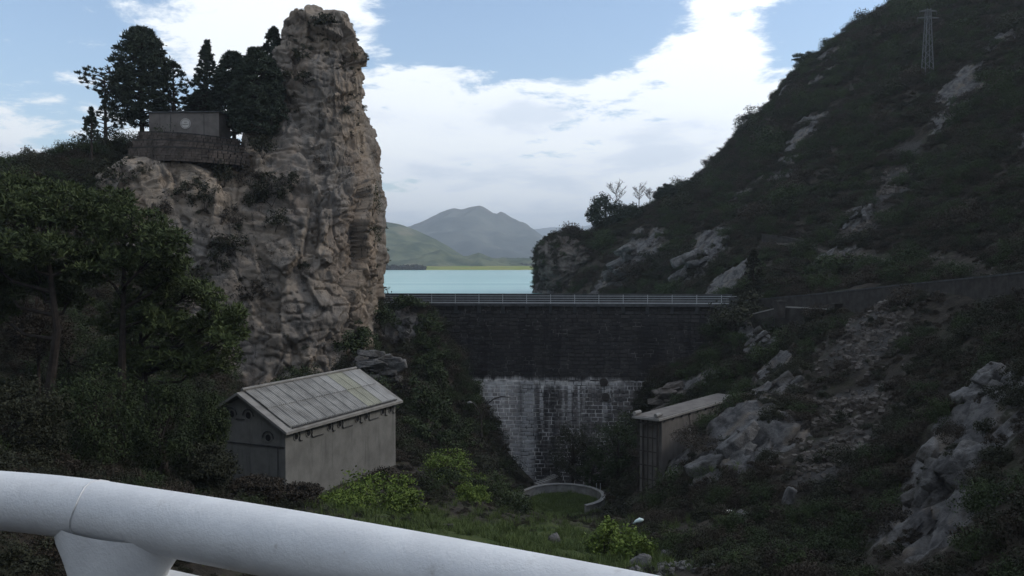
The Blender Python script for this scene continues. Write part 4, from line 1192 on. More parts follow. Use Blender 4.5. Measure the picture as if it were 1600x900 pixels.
# --- scrub that clothes the slopes (one mass nobody could count)
def scatter(name, pts, rot, scl, pid, protos, label, cat):
    coll = bpy.data.collections.new(name + ' sources')
    for i, me in enumerate(protos):
        coll.objects.link(bpy.data.objects.new('%s_source_%02d' % (name, i), me))
    me = bpy.data.meshes.new(name); me.vertices.add(len(pts)); me.vertices.foreach_set('co', np.asarray(pts, np.float32).ravel())
    me.attributes.new('rot', 'FLOAT_VECTOR', 'POINT').data.foreach_set('vector', np.asarray(rot, np.float32).ravel())
    me.attributes.new('scl', 'FLOAT_VECTOR', 'POINT').data.foreach_set('vector', np.asarray(scl, np.float32).ravel())
    me.attributes.new('pid', 'INT', 'POINT').data.foreach_set('value', np.asarray(pid, np.int32))
    o = tag(link(name, me), label, cat, kind='stuff')
    ng = bpy.data.node_groups.new(name, 'GeometryNodeTree')
    ng.interface.new_socket('Geometry', in_out='INPUT', socket_type='NodeSocketGeometry')
    ng.interface.new_socket('Geometry', in_out='OUTPUT', socket_type='NodeSocketGeometry')
    gi = ng.nodes.new('NodeGroupInput'); go = ng.nodes.new('NodeGroupOutput')
    ci = ng.nodes.new('GeometryNodeCollectionInfo'); ci.inputs['Collection'].default_value = coll
    ci.inputs['Separate Children'].default_value = True; ci.inputs['Reset Children'].default_value = True
    ip = ng.nodes.new('GeometryNodeInstanceOnPoints'); ip.inputs['Pick Instance'].default_value = True
    def at(nm, ty):
        a = ng.nodes.new('GeometryNodeInputNamedAttribute'); a.data_type = ty; a.inputs['Name'].default_value = nm
        return [s for s in a.outputs if s.enabled and s.name == 'Attribute'][0]
    L = ng.links.new
    L(gi.outputs[0], ip.inputs['Points']); L(ci.outputs[0], ip.inputs['Instance'])
    L(at('pid', 'INT'), ip.inputs['Instance Index']); L(at('rot', 'FLOAT_VECTOR'), ip.inputs['Rotation']); L(at('scl', 'FLOAT_VECTOR'), ip.inputs['Scale'])
    L(ip.outputs[0], go.inputs[0])
    md = o.modifiers.new('scatter', 'NODES'); md.node_group = ng
    return o
def in_hut(p, m_=.8):
    d = p[:, :2] - np.array([H0.x, H0.y]); u = d @ np.array([HU.x, HU.y]); v = d @ np.array([HV.x, HV.y])
    a = (u > -m_) & (u < HL + m_) & (v > -m_) & (v < HW + m_)
    d = p[:, :2] - np.array([Q0.x, Q0.y]); u = d @ np.array([BU.x, BU.y]); v = d @ np.array([BV.x, BV.y])
    return a | ((u > -2.2) & (u < BL * .62) & (v > -m_ * 3.2) & (v < BW + m_))
def near_path(p, line, r_):
    o = np.zeros(len(p), bool)
    for a in line: o |= ((p[:, :2] - np.array([a.x, a.y])) ** 2).sum(1) < r_ * r_
    return o
tq4 = tv.reshape(len(ys), len(xs), 3)
def sample_ground(n, r):
    # uniform over the true surface: pick quads by area
    a = tv[tq]; cr_ = np.linalg.norm(np.cross(a[:, 2] - a[:, 0], a[:, 3] - a[:, 1]), axis=1) / 2
    c = a.mean(1)
    px = c[:, 0] / np.maximum(c[:, 1], 1) * F; py = -c[:, 2] / np.maximum(c[:, 1], 1) * F
    vis = (c[:, 1] > 24) & (np.abs(px) < 980) & (py < 620)
    under = (c[:, 1] > 108) & (c[:, 2] < -5.5)
    w_ = cr_ * vis * ~under * np.where(c[:, 1] < 110, 1.0, .62)
    k = r.choice(len(tq), n, p=w_ / w_.sum())
    uu, vv = r.random(n)[:, None], r.random(n)[:, None]; A_ = a[k]
    p = (A_[:, 0] * (1 - uu) + A_[:, 1] * uu) * (1 - vv) + (A_[:, 3] * (1 - uu) + A_[:, 2] * uu) * vv
    vi = tq[k, 0]
    return p, rockm[vi], screem[vi], grassm[vi]
SH = [
 (572, 800, 165, 78, 'green', 'largest bright green bush against the near corner of the hut', 53),
 (540, 812, 110, 55, 'green', 'bright green bush at the left foot of the largest one', 50),
 (632, 800, 70, 48, 'green', 'small bright green bush right of the largest one by the hut', 55),
 (705, 745, 110, 48, 'green', 'yellowish green bush top on the bank right of the hut', 68),
 (735, 800, 60, 50, 'green', 'fresh green bush below the yellowish green bank bush', 64),
 (770, 790, 90, 62, 'ivy', 'dark leafy bush sloping down to the basin', 70),
 (690, 800, 90, 70, 'ivy', 'dark green bush between the hut and the basin bank', 66),
 (800, 800, 70, 45, 'ivy', 'low dark bush at the left edge of the grassy basin', 74),
 (945, 838, 60, 34, 'green', 'left half of the bright green hedge bush beside the cobra-head lamp', 50),
 (995, 855, 70, 42, 'green', 'right half of the bright green hedge bush beside the cobra-head lamp', 48),
]
SHP = [P(q[0], q[1], q[-1]) for q in SH]
r1 = np.random.default_rng(11)
pS, rS, sS, gS = sample_ground(52000, r1)
pat = fbm(pS * np.array([.10, .10, .10]) + 50, 3)
keep = (r1.random(len(pS)) > rS * 1.25) & (r1.random(len(pS)) > sS * 1.5) & (r1.random(len(pS)) > gS * 1.1) & ~in_hut(pS) & ~near_path(pS, rp, 1.0)
keep &= ~(near_path(pS, SHP, 2.6) & (r1.random(len(pS)) < .9))
keep &= ~((pS[:, 0] > -3) & (pS[:, 0] < 9.5) & (pS[:, 1] > 64) & (pS[:, 1] < 93) & (r1.random(len(pS)) < .7))
road_z = near_path(pS, [p + (Vector((1.8, .9, 0))) for p in rp], 2.8)
keep &= ~road_z & ~near_path(pS, pl, 1.2)
keep &= ~((np.abs(pS[:, 0] - bc.x) < 5) & (np.abs(pS[:, 1] - bc.y) < 5.5))
keep &= ~((np.abs(pS[:, 1] - 106) < 4) & (pS[:, 0] > -1) & (pS[:, 0] < 25))
keep &= ~((pS[:, 0] > 10.5) & (pS[:, 0] < 26) & (pS[:, 1] > 66) & (pS[:, 1] < 86) & (pS[:, 0] * .0 + r1.random(len(pS)) < .5))
pS, pat = pS[keep], pat[keep]
ex = []
v_, n_ = SURF['lakeside_cliff']; k_ = r1.choice(len(v_), 420); ex.append((v_[k_], 1.0))
v_, n_ = SURF['cliff_pinnacle']; ok = np.where((n_[:, 1] < .3) & (n_[:, 2] > -.2))[0]; pt_ = fbm(v_[ok] * .16 + 9, 2); ok = ok[pt_ > .12]; ex.append((v_[r1.choice(ok, 150)], .42))
v_, n_ = SURF['cliff_shelf']; ok = np.where(n_[:, 1] < .3)[0]; pt_ = fbm(v_[ok] * .16 + 2, 2); ok = ok[pt_ > .08]; ex.append((v_[r1.choice(ok, 170)], .5))
for V_ in OUT: ex.append((V_[r1.choice(len(V_), 26)], .34 if V_[:, 1].mean() < 110 else .8))
xs_ = np.concatenate([np.full(len(a), b) for a, b in ex])
ns0 = len(pS); pS = np.r_[pS, np.concatenate([a for a, b in ex])]; pat = np.r_[pat, np.zeros(len(xs_))]
n = len(pS)
sc = r1.gamma(3.2, .19, n) * (1 + .8 * np.clip(pat, -.5, .8)) * np.where(pS[:, 1] > 110, 1.45, 1.0); sc = np.clip(sc, .2, 1.9); sc = sc * np.where(r1.random(n) < .035, r1.uniform(1.6, 2.6, n), 1); sc = np.where((pS[:, 1] < 62) & (pS[:, 0] > -13) & (pS[:, 0] < 9), np.minimum(sc * .5, .55), sc); sc = np.where((pS[:, 1] < 90) & (pS[:, 0] > -2.5) & (pS[:, 0] < 9), np.minimum(sc, .35), sc)
brown = (r1.random(n) < np.where(pS[:, 0] > 0, .50, .25) + .5 * np.clip(-pat, -.3, .6))
protos_s = [bush_mesh('scrub_bush', 100 + i, 17, 62, .056, (1, 1, [.75, 1.0, .6, .9][i]), 'scrub') for i in range(4)] + \
           [bush_mesh('dry_bush', 120 + i, 17, 56, .050, (1, 1, [.7, .9, .55][i]), 'scrubb', 1.7) for i in range(3)]
protos_s += [bush_mesh('large_bush', 140 + i, 34, 70, .036, (1, 1, [.8, .95, .7][i]), ['scrub', 'ivy', 'scrubb'][i]) for i in range(3)]
pid = np.where(brown, 4 + r1.integers(0, 3, n), r1.integers(0, 4, n))
sc = np.where(pS[:, 1] < 62, np.minimum(sc, 1.1), sc)
sc[ns0:] = xs_ * r1.uniform(.5, 1.3, len(xs_))
s3 = sc[:, None] * np.c_[r1.uniform(.8, 1.25, n), r1.uniform(.8, 1.25, n), r1.uniform(.75, 1.3, n)]
pid = np.where(sc > 1.0, 7 + r1.integers(0, 3, n), pid)
rot3 = np.c_[r1.normal(0, .15, n), r1.normal(0, .15, n), r1.uniform(0, 6.28, n)]
pS[:, 2] -= .05
scatter('hillside_scrub', pS, rot3, s3, pid, protos_s, 'dark evergreen and dry brown scrub covering the slopes', 'scrub')
# --- grass tufts on the near ground and in the basin
def tuft(seed, nb=34):
    r = np.random.default_rng(seed); b = r.normal(0, .16, (nb, 2)); h = r.uniform(.18, .55, nb); ln = r.normal(0, .18, (nb, 2)); w_ = .014
    a = r.uniform(0, 6.28, nb); dx = np.c_[np.cos(a), np.sin(a)] * w_
    z0 = np.zeros(nb)
    v = np.stack([np.c_[b - dx, z0], np.c_[b + dx, z0], np.c_[b + ln * .4 + dx * .7, h * .6], np.c_[b + ln, h], np.c_[b + ln * .4 - dx * .7, h * .6]], 1).reshape(-1, 3)
    i = np.arange(nb)[:, None] * 5
    me = np_mesh('grass_tuft', v, np.c_[i, i + 1, i + 2, i + 4], np.c_[i + 4, i + 2, i + 3]); me.materials.append(M['grassm']); return me
pG, rG, sG, gG = sample_ground(60000, r1)
kg = (r1.random(len(pG)) < gG * 1.3) & ~in_hut(pG, .2)
pG = pG[kg][:9000]; n = len(pG)
scatter('grass', pG, np.c_[np.zeros(n), np.zeros(n), r1.uniform(0, 6.28, n)], np.repeat(r1.uniform(.5, 1.3, n)[:, None], 3, 1), r1.integers(0, 3, n), [tuft(1), tuft(2), tuft(3)],
        'rough grass on the near gully floor and in the basin', 'grass')
ng_ = 900; an = r1.uniform(0, 6.28, ng_); rd = 3.5 * np.sqrt(r1.random(ng_)); gp = []
for a, d in zip(an, rd):
    q = drop(bc.x + d * math.cos(a), bc.y + d * math.sin(a), [bv_t]); gp.append(tuple(q))
scatter('basin_grass', gp, np.c_[np.zeros(ng_), np.zeros(ng_), an * 3], np.repeat(r1.uniform(.3, .7, ng_)[:, None], 3, 1), r1.integers(0, 3, ng_), [tuft(1), tuft(2), tuft(3)],
        'short green grass inside the round basin', 'grass')

# --- single shrubs that can be told apart: (px, base py, width px, height px, kind, label)
def shrub(px, py, wpx, hpx, mat, label, seed, name='shrub', Y=None, group=None, nclump=26, nleaf=52, aspect=1.1, lsize=None):
    if Y is None:
        h = hit(px, py)
        if h is None: return None
        c = h[0]
    else: c = P(px, py, Y)
    k = c.y / F; W, H = wpx * k / 2, hpx * k
    r = np.random.default_rng(seed)
    C, R_ = clumps_in(nclump, r, (W, W * .9, H * .72), .1, (.22, .40)); C[:, 2] += H * .12
    ls = lsize if lsize else max(.055, min(.14, W * .07)) * 1.0
    v, q = leaves(C, R_, nleaf, ls, r, aspect)
    root = empty(name, c); tag(root, label, 'shrub' if name == 'shrub' else 'bush', group)
    me = np_mesh('foliage', v, q); link('foliage', me, M[mat], root)
    m = MB()
    for j in range(4):
        e = C[r.integers(0, len(C))]; m.tube([(0, 0, -.2), tuple(e * np.array([.4, .4, .5])), tuple(e)], [.035 * max(.6, W * .5), .025, .01], 5)
    m.build('stem', M['bark'], root)
    return root
G = 'shrub'
for i, (px, py, a, b, mt, lb, Y) in enumerate(SH):
    h = hit(px, py); Yb = Y
    c = P(px, py, Y); g = drop(c.x, c.y)
    # stand it on the ground below, tall enough to reach the same outline
    top = c.z + b / F * Y
    hh = max(1.0, top - g.z); Hpx = hh * F / Y
    pyb = HZ - g.z / Y * F
    shrub(px, pyb, a, Hpx, mt, lb, 300 + i, 'bush', Y, nclump=38, nleaf=70, lsize=.085)
CS = [(505, 45, 50, 26, 'scrub', 'wide dark shrub crowning the top of the rock pinnacle'), (470, 95, 36, 26, 'scrub', 'dark shrub in a cleft below the pinnacle top'),
      (475, 130, 40, 22, 'scrub', 'dark shrub on the upper left face of the pinnacle'), (445, 132, 34, 30, 'scrub', 'dark shrub on the left shoulder of the pinnacle'),
      (553, 95, 16, 30, 'scrub', 'thin shrub on the upper right edge of the pinnacle'), (500, 270, 34, 28, 'scrubb', 'brownish tuft in the middle of the pinnacle face'),
      (425, 320, 60, 60, 'scrub', 'large dark shrub at the joint of pinnacle and shelf'), (455, 290, 40, 30, 'scrub', 'dark shrub low on the pinnacle, left of the brownish tuft'),
      (582, 335, 30, 60, 'ivy', 'ivy patch on the bulging right edge of the pinnacle'), (585, 385, 26, 44, 'ivy', 'lower ivy patch on the right edge of the pinnacle'),
      (320, 330, 50, 56, 'scrub', 'rounded dark shrub hanging on the cliff shelf'), (290, 305, 36, 26, 'scrub', 'small shrub near the top of the cliff shelf'),
      (370, 400, 70, 56, 'scrub', 'wide dark shrub halfway down the cliff'), (430, 360, 50, 40, 'scrub', 'dark shrub on the ledge under the pinnacle'),
      (350, 290, 44, 48, 'scrub', 'upright shrub between the terrace wall and the shelf'), (390, 290, 44, 40, 'scrubb', 'brown shrub below the right end of the terrace wall'),
      (395, 470, 60, 40, 'scrubb', 'brown shrub low on the cliff above the hut'), (540, 555, 60, 44, 'ivy', 'dark ivy clump at the pinnacle foot behind the hut'),
      (300, 470, 80, 60, 'scrub', 'dark shrub mass at the lower left of the cliff behind the pine'), (180, 300, 60, 60, 'scrub', 'dark shrub at the left end of the cliff shelf'),
      (340, 430, 50, 50, 'scrub', 'dark shrub in the seam between shelf and pinnacle, below the wide one'), (405, 330, 50, 50, 'scrub', 'dark shrub at the top of the seam beside the shelf'),
      (360, 355, 40, 44, 'scrubb', 'brown shrub on the right edge of the shelf'), (250, 340, 40, 30, 'scrubb', 'brown tuft on the left half of the shelf'),
      (360, 250, 60, 36, 'scrub', 'dark shrub at the right foot of the terrace walls'), (410, 245, 50, 50, 'scrub', 'tall dark shrub where the terrace meets the pinnacle'),
      (475, 420, 22, 14, 'scrub', 'tiny tuft alone on the lower pinnacle face'), (540, 180, 20, 18, 'scrub', 'tiny tuft high on the right half of the pinnacle')]
for i, (px, py, a, b, mt, lb) in enumerate(CS):
    shrub(px, py, a, b, mt, lb, 400 + i, G, nclump=18, nleaf=44)
IV = [(600, 520, 60, 50), (560, 545, 70, 50), (668, 520, 50, 34), (680, 565, 44, 44), (665, 590, 60, 46), (680, 610, 50, 50), (650, 640, 70, 60), (670, 660, 70, 60), (695, 675, 50, 50), (640, 690, 60, 50), (715, 705, 50, 40), (680, 705, 70, 50), (660, 545, 40, 30), (640, 480, 60, 22), (690, 630, 44, 44)]
for i, (px, py, a, b) in enumerate(IV):
    shrub(px, py, a, b, 'ivy', 'dark ivy-like bush on the steep spur between the hut and the dam', 450 + i, G, group='bushes covering the spur left of the dam', nclump=24, nleaf=56)

# --- trees
def conifer(px, pyb, pyt, wpx, Y, label, seed, prof, tufts=300, nn=30, tsize=.16, mat='conifer', sparse=0.0, lean=0.0, name='conifer_tree', bare=.12, ground=None):
    b = P(px, pyb, Y); k = Y / F; H = (pyb - pyt) * k; W = wpx * k / 2
    g = drop(b.x, b.y); dz = b.z - g.z
    root = empty(name, (b.x, b.y, min(b.z, g.z))); off = b.z - root.location.z
    tag(root, label, 'tree')
    r = np.random.default_rng(seed)
    m = MB(); tr = .018 * H + .05
    m.tube([(0, 0, -.3), (lean * .3, 0, off + H * .4), (lean, 0, off + H * .97)], [tr * 1.2, tr * .8, .02], 8)
    C = []; Rr = []
    for i in range(tufts):
        t = bare + (1 - bare) * r.random() ** .9
        a = r.uniform(0, 6.28); rad = W * prof(t) * (r.uniform(.25, 1.0) ** .6) * r.uniform(.8, 1.12)
        C.append((lean * t + rad * math.cos(a), rad * math.sin(a), off + H * t)); s_ = tsize * (H / 8) * r.uniform(.7, 1.5); Rr.append((s_ * 1.25, s_ * 1.25, s_ * .7))
        if i % (6 if sparse == 0 else 2) == 0:
            e = C[-1]; m.tube([(lean * t, 0, e[2] - .25 * rad), ((e[0] + lean * t) / 2, e[1] / 2, e[2] - .1 * rad), e], [.03 + .006 * H, .025, .01], 4, False)
    m.build('trunk', M['bark'], root)
    v, q = leaves(C, Rr, nn, .105 * max(.6, Y / 90), r, 1.8, .5, True)
    link('crown', np_mesh('crown', v, q), M[mat], root)
    return root
pcone = lambda t: max(.05, 1.02 - t) * min(1, t / .14)
pegg = lambda t: max(.06, math.sin(math.pi * min(1, .12 + .88 * t)) ** .65)
pfull = lambda t: max(.10, (1 - ((t - .40) / .62) ** 2)) ** .75
conifer(222, 214, 47, 100, 96, 'tall dense blue-black conifer left of the monument', 1, lambda t: max(.1, 1 - ((t - .42) / .62) ** 2) ** .7, 1050, 30, .20)
conifer(165, 216, 110, 80, 92, 'ragged open conifer with outstretched branches at the left of the tall dense one', 2, lambda t: .55 + .5 * math.sin(t * 9), 150, 26, .15, sparse=1)
conifer(143, 224, 168, 44, 88, 'small sparse young pine at the left edge of the ridge', 3, pcone, 90, 26, .15, sparse=1)
conifer(272, 212, 98, 58, 95, 'thin open tree with see-through crown right of the tall conifer', 4, pegg, 120, 24, .14, sparse=1, bare=.3)
conifer(324, 205, 66, 112, 97, 'spruce-like tree with tiered branches above the monument', 5, pcone, 300, 28, .12, sparse=1)
conifer(366, 222, 84, 78, 97, 'broad dense dark cypress right of the monument', 6, pfull, 850, 30, .20)
conifer(402, 226, 78, 84, 91, 'dense dark evergreen between the broad cypress and the pinnacle', 7, pfull, 750, 30, .20)
conifer(318, 205, 142, 60, 100, 'low dense evergreen behind the monument roof', 8, pfull, 600, 30, .20)
conifer(428, 110, 44, 30, 96, 'small bushy tree clinging to the left flank of the pinnacle', 9, pfull, 220, 30, .2)
conifer(424, 190, 96, 44, 92, 'evergreen on the ledge left of the pinnacle', 10, pfull, 420, 30, .2)
conifer(1177, 470, 392, 28, 108, 'slim yellowish green poplar-shaped tree by the road corner', 12, pegg, 120, 30, .14, mat='scrub')

def bare_tree(px, pyb, pyt, Y, label, seed):
    b = P(px, pyb, Y); H = (pyb - pyt) / F * Y; r = random.Random(seed); root = empty('bare_tree', b); tag(root, label, 'tree')
    m = MB(); tw = MB()
    m.tube([(0, 0, -1), (.1, 0, H * .45), (.05, 0, H * .8)], [.13, .09, .05], 6)
    for i in range(16):
        z0 = H * r.uniform(.3, .8); a = r.uniform(0, 6.28); l = H * r.uniform(.25, .45)
        e = Vector((math.cos(a) * l * .75, math.sin(a) * l * .75, z0 + l * .75)); m.tube([(0.08, 0, z0), e * .5 + Vector((0, 0, z0 * .45)), e], [.05, .04, .02], 4, False)
        for j in range(9):
            s_ = Vector((0.08, 0, z0)).lerp(e, r.uniform(.4, 1)); d = Vector((r.uniform(-1, 1), r.uniform(-1, 1), r.uniform(.1, 1))) * H * .13; tw.tube([s_, s_ + d * .6, s_ + d], [.03, .025, .012], 3, False)
    m.build('trunk', M['barkg'], root); tw.build('twigs', M['barkg'], root)
bare_tree(962, 335, 286, 186, 'leafless branching tree above the round evergreen on the promontory', 1)
bare_tree(998, 325, 290, 186, 'thin leafless tree standing alone on the promontory skyline', 2)
bare_tree(1015, 322, 294, 187, 'small leafless tree at the right of the promontory skyline', 3)

def broad(px, pyb, pyt, wpx, Y, label, seed, mat='scrub', ncl=60, nl=60, ls=.12, name='broadleaf_tree', flat=1.0, crown_lo=.3):
    b = P(px, pyb, Y); k = Y / F; H = (pyb - pyt) * k; W = wpx * k / 2; g = drop(b.x, b.y)
    root = empty(name, (b.x, b.y, min(g.z, b.z))); off = b.z - root.location.z; tag(root, label, 'tree'); r = np.random.default_rng(seed)
    d = unit(ncl, r); ch = H * (1 - crown_lo) / 2
    C = d * (r.uniform(.35, .88, ncl) ** .7)[:, None] * np.array([W, W * .9, ch]) + np.array([0, 0, off + H - ch]); R_ = r.uniform(.16, .32, ncl)[:, None] * np.array([W, W, ch * .9])
    v, q = leaves(C, R_, nl, ls, r, 1.1); link('crown', np_mesh('crown', v, q), M[mat], root)
    m = MB(); m.tube([(0, 0, -.4), (0, 0, off + H * .5), (0, 0, off + H * .8)], [.05 + .02 * H, .03 + .014 * H, .03], 7)
    for j in range(0, ncl, 5): m.tube([(0, 0, off + H * .35), tuple(C[j] * .6 + np.array([0, 0, off + H * .14])), tuple(C[j])], [.03 + .008 * H, .04, .015], 5, False)
    m.build('trunk', M['bark'], root); return root
broad(946, 372, 300, 62, 187, 'round dense evergreen tree topping the lakeside promontory', 21, 'conifer', 110, 90, .17, crown_lo=.05)
broad(985, 362, 316, 50, 186, 'lower evergreen right of the round promontory tree', 22, 'conifer', 110, 90, .17, crown_lo=.05)
broad(868, 385, 362, 34, 187, 'bushy crown on the tip of the lakeside cliff', 23, 'scrub', 110, 90, .17, crown_lo=0)
broad(900, 385, 362, 40, 188, 'second bushy crown on the lakeside cliff top', 24, 'scrub', 110, 90, .17, crown_lo=0)
broad(1258, 112, 82, 46, 198, 'flat-topped lone tree on the right skyline', 25, 'conifer', 36, 50, .18, crown_lo=.45)
broad(1040, 318, 288, 40, 187, 'rounded bush-like tree on the saddle left of the right slope', 26, 'conifer', 110, 90, .17, crown_lo=0)
broad(1075, 310, 282, 44, 188, 'evergreen at the foot of the right skyline', 27, 'conifer', 110, 90, .17, crown_lo=0)
broad(966, 755, 640, 78, 90, 'dark round tree between the dam and the lattice building', 28, 'ivy', 80, 70, .10, crown_lo=.0)
broad(895, 760, 655, 78, 95, 'dull green tree standing against the dam foot', 29, 'scrub', 80, 70, .10, crown_lo=.0)
broad(925, 765, 690, 50, 92, 'lower shrubby tree between the two dam-foot trees', 30, 'ivy', 50, 60, .10, crown_lo=.0)
broad(1085, 600, 570, 60, 95, 'evergreen bush-tree on the bluff right of the dam', 31, 'ivy', 40, 60, .10, crown_lo=0)
broad(1150, 560, 510, 70, 97, 'dark evergreen tree below the dam pier', 32, 'ivy', 60, 60, .10, crown_lo=0)
broad(1285, 570, 490, 90, 84, 'broad dark tree under the low retaining wall', 33, 'scrub', 70, 70, .10, crown_lo=0)

def pine(px, pyb, Y, pads, label, seed, mat='pine'):
    """open Mediterranean pine: trunk, limbs, feathery needle pads at picture points (px, py, w px, h px, depth offset m)"""
    b = P(px, pyb, Y); g = drop(b.x, b.y); base = Vector((b.x, b.y, min(g.z, b.z)))
    root = empty('pine_tree', base); tag(root, label, 'tree'); r = np.random.default_rng(seed)
    m = MB(); C = []; Rr = []
    zt = max(P(a, c_, Y).z for a, c_, _, _, _ in pads) - base.z
    mid = Vector((r.uniform(-1.3, 1.3), r.uniform(-.6, .6), zt * .45)); top_ = mid + Vector((r.uniform(-1.5, 1.5), .3, zt * .4))
    m.tube([(0, 0, -.5), mid * .5 + Vector((.1, 0, 0)), mid, top_], [.30, .24, .19, .07], 9)
    for (a, c_, w_, h_, dy) in pads:
        e = P(a, c_, Y + dy) - base; W = w_ / F * Y / 2; Hh = h_ / F * Y / 2
        t = min(.95, max(.25, (e.z - .25 * abs(e.x)) / max(zt, .1)))
        s0 = (mid * (t / .5) if t < .5 else mid.lerp(top_, (t - .5) / .5))
        kx = s0.lerp(e, .5) + Vector((0, 0, -.12 * (e - s0).length)) + Vector(r.normal(0, .25, 3))
        m.tube([s0, kx, e], [.11, .075, .03], 6, False)
        n_ = max(14, int(W * Hh * 36))
        d = unit(n_, r); pts = d * (r.random(n_) ** .4)[:, None] * np.array([W, W * .9, Hh]) + np.array(e)
        for p_ in pts:
            C.append(p_); q_ = r.uniform(.24, .46); Rr.append((q_, q_, q_ * .75))
            if r.random() < .3: m.tube([kx.lerp(e, r.uniform(.3, 1)), tuple(p_)], [.03, .01], 4, False)
    m.build('trunk', M['bark'], root)
    v, q = leaves(C, Rr, 42, .075, r, 1.9, .5, True)
    link('crown', np_mesh('crown', v, q), M[mat], root); return root
pine(60, 655, 44, [(20, 330, 130, 60, 0), (90, 325, 130, 64, 1), (50, 385, 150, 60, -1), (-30, 400, 120, 90, 0), (10, 450, 90, 40, 1), (120, 380, 110, 60, 1), (-10, 300, 130, 60, 3), (60, 300, 140, 60, 3), (60, 430, 120, 50, 2), (110, 460, 90, 50, 3), (-20, 480, 110, 60, 2)],
     'large spreading pine at the left edge with bare limbs showing under its crown', 51)
pine(182, 640, 46, [(150, 345, 120, 60, 1), (210, 350, 110, 60, 0), (255, 385, 80, 60, -1), (190, 400, 130, 50, 0), (240, 430, 90, 44, 1), (140, 420, 90, 50, -1), (275, 420, 60, 50, 0), (170, 315, 110, 50, 2), (230, 470, 100, 50, 1), (200, 500, 120, 50, 2)],
     'leaning pine with feathery crown reaching in front of the cliff', 52)
pine(262, 655, 48, [(300, 455, 100, 50, 0), (345, 490, 70, 60, 0), (300, 510, 110, 50, 1), (350, 530, 60, 40, -1), (250, 500, 90, 50, -1), (280, 560, 120, 60, 0), (330, 560, 100, 50, 1), (220, 560, 110, 50, 1), (370, 510, 40, 44, 0)],
     'lower pine with drooping greener boughs to the right of the leaning one', 53)
for i, (px, pyb, pyt, w_, Y, mt, lb) in enumerate([
    (40, 730, 590, 150, 38, 'scrub', 'dark leafy tree in the shade at the lower left corner'),
    (150, 740, 560, 150, 42, 'ivy', 'dark rounded tree under the spreading pines'),
    (250, 745, 590, 120, 46, 'ivy', 'dark tree left of the hut gable'),
    (325, 740, 600, 70, 52, 'ivy', 'slender dark tree touching the hut gable'),
    (320, 765, 690, 110, 47, 'scrub', 'low dark bush-tree in front of the hut gable'),
    (110, 620, 470, 150, 57, 'ivy', 'dark tree filling the gap between the two nearest pine trunks'),
    (210, 630, 490, 110, 55, 'ivy', 'dark tree behind the leaning pine at the cliff foot'),
    (60, 560, 470, 130, 52, 'scrubb', 'brownish thicket tree behind the pine trunks'),
    (400, 790, 740, 100, 48, 'scrubb', 'dry brown bush just above the white railing'),
    (470, 800, 750, 80, 50, 'scrubb', 'dry grey-brown bush before the hut corner')]):
    broad(px, pyb, pyt, w_, Y, lb, 70 + i, mt, 110, 110, .062, crown_lo=.0)

# --- far shore trees: a mass that reads as one
r3 = np.random.default_rng(5); C = []
for _ in range(900):
    u = r3.random(); px = r3.uniform(585, 935); Y = r3.uniform(1200, 1560)
    if px < 665: py = HZ + 6.5 * F / Y * .6; C.append((P(px, 420, 1175 + 30 * r3.random()).x, 1165 + 40 * r3.random() * (665 - px) / 80, -5.0))
    else: C.append((P(px, 410, 1590).x, 1590 + 60 * r3.random(), -1))
C = np.array(C); n = len(C); s_ = r3.uniform(2.0, 5.5, n)
far_p = [bush_mesh('far_crown', 200 + i, 12, 16, .3, (1, 1, .95), 'scrub') for i in range(3)]
scatter('far_shore_wood', C, np.c_[np.zeros(n), np.zeros(n), r3.uniform(0, 6, n)], np.repeat(s_[:, None], 3, 1), r3.integers(0, 3, n), far_p, 'dark line of trees along the far lake shore', 'wood')

# ------------------------------------------------------------------ boulders, rubble, small ruins on the near ground
def boulder(px, py, Y, size, label, seed, mat='rock'):
    c = P(px, py, Y); g = drop(c.x, c.y, [bv_t]); Yg = Y
    o = outcrop('boulder', px, py, Y, size, label, 'boulder', mat, seed, seed * .7, .2, (26, 38), disp=.45)
    o.location = (g.x, g.y, g.z + size[2] * .22); return o
boulder(1000, 868, 46, (1.6, 1.2, 1.1), 'squarish dark boulder on the near grass above the railing', 31)
boulder(865, 845, 52, (.9, .7, .6), 'small pale boulder left of the bright hedge bush', 32)
boulder(1160, 830, 50, (1.9, 1.2, .9), 'flat tilted boulder right of the cream disc lamp', 33)
boulder(1230, 800, 50, (1.0, .7, 1.6), 'narrow upright pale boulder low on the right slope', 34)
boulder(1045, 856, 47, (1.5, .6, .5), 'long flat pale stone beside the squarish boulder', 35)
boulder(1015, 770, 68, (1.8, 1.2, .5), 'flat pale slab at the foot of the lattice building', 36)
boulder(742, 790, 66, (.8, .6, .5), 'little grey boulder in the bank below the yellowish bush', 37)
m = MB(); rr = random.Random(3); cz = P(1075, 885, 43)
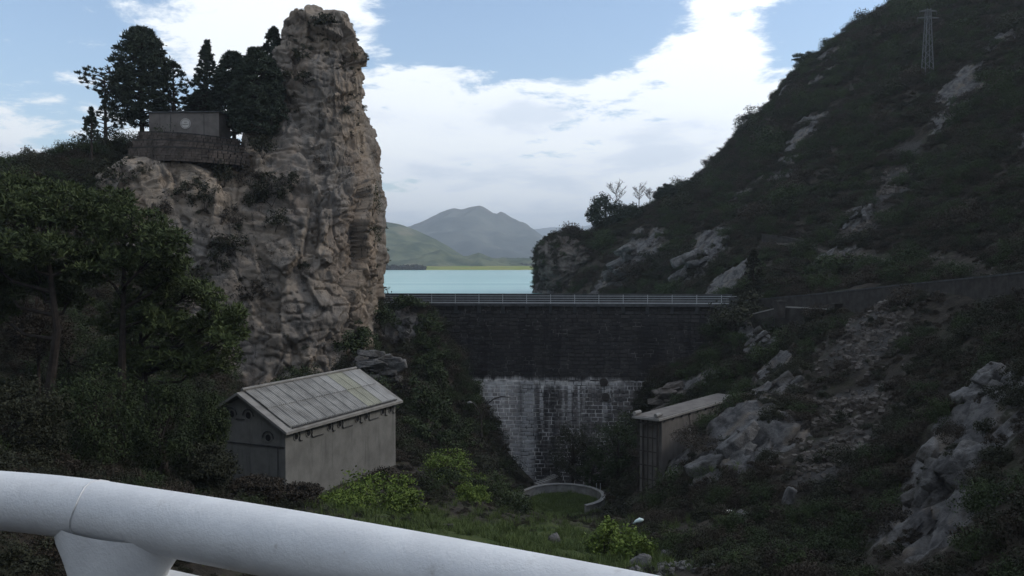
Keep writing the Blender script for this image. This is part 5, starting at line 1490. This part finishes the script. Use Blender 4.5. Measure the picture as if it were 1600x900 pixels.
for k in range(240):
    x_, y_ = cz.x + rr.gauss(0, 1.3), cz.y + rr.gauss(0, 1.1); g = drop(x_, y_, [bv_t]); s_ = rr.uniform(.08, .3)
    m.box(g + Vector((0, 0, s_ * .25)), (s_, s_ * rr.uniform(.6, 1), s_ * rr.uniform(.4, .8)), rot=Euler((rr.uniform(-.5, .5), rr.uniform(-.5, .5), rr.uniform(0, 6))).to_matrix())
tag(m.build('rubble', M['rock']), 'heap of pale broken stones near the bottom edge', 'rubble', kind='stuff')
m = MB()
for (px, py, Y, sp, n_) in ((1400, 520, 80, 4.5, 500), (1360, 570, 72, 3.5, 400), (1335, 640, 62, 3, 350), (1300, 720, 55, 2.4, 260), (1440, 500, 80, 5, 350), (1350, 350, 119, 3, 150), (1400, 260, 130, 4, 150)):
    c = P(px, py, Y)
    for k in range(n_):
        x_, y_ = c.x + rr.gauss(0, sp * .6), c.y + rr.gauss(0, sp * .6); g = drop(x_, y_, [bv_t]); s_ = rr.uniform(.1, .45) * (1 if Y < 100 else 1.6)
        m.box(g + Vector((0, 0, s_ * .2)), (s_, s_ * rr.uniform(.6, 1), s_ * rr.uniform(.4, .8)), rot=Euler((rr.uniform(-.5, .5), rr.uniform(-.5, .5), rr.uniform(0, 6))).to_matrix())
tag(m.build('scree', M['rockb']), 'loose grey scree stones lying in the chutes of the right slope', 'scree', kind='stuff')
c = P(680, 822, 46); g = drop(c.x, c.y, [bv_t]); rt = empty('ruined_wall', g); tag(rt, 'low broken grey stone wall half hidden behind the railing', 'wall')
for k in range(9):
    for j in range(2):
        mm = MB(); mm.box((-.85 + k * .2 + .1 * j, rr.uniform(-.03, .03), .12 + j * .2), (.19, .3, .19), rr.uniform(-.05, .05)); mm.build('stone', M['parapet'], rt)

# ------------------------------------------------------------------ air
hz_m = bpy.data.materials.new('thin haze'); hz_m.use_nodes = True; t = hz_m.node_tree
for n_ in list(t.nodes): t.nodes.remove(n_)
pv = t.nodes.new('ShaderNodeVolumePrincipled'); ho = t.nodes.new('ShaderNodeOutputMaterial'); t.links.new(pv.outputs[0], ho.inputs['Volume'])
pv.inputs['Color'].default_value = (.80, .90, 1.0, 1); pv.inputs['Density'].default_value = .0002; pv.inputs['Anisotropy'].default_value = .2
m = MB(); m.box((0, 6100, 240), (18600, 12900, 545)); hz = m.build('haze', hz_m); hz['kind'] = 'stuff'
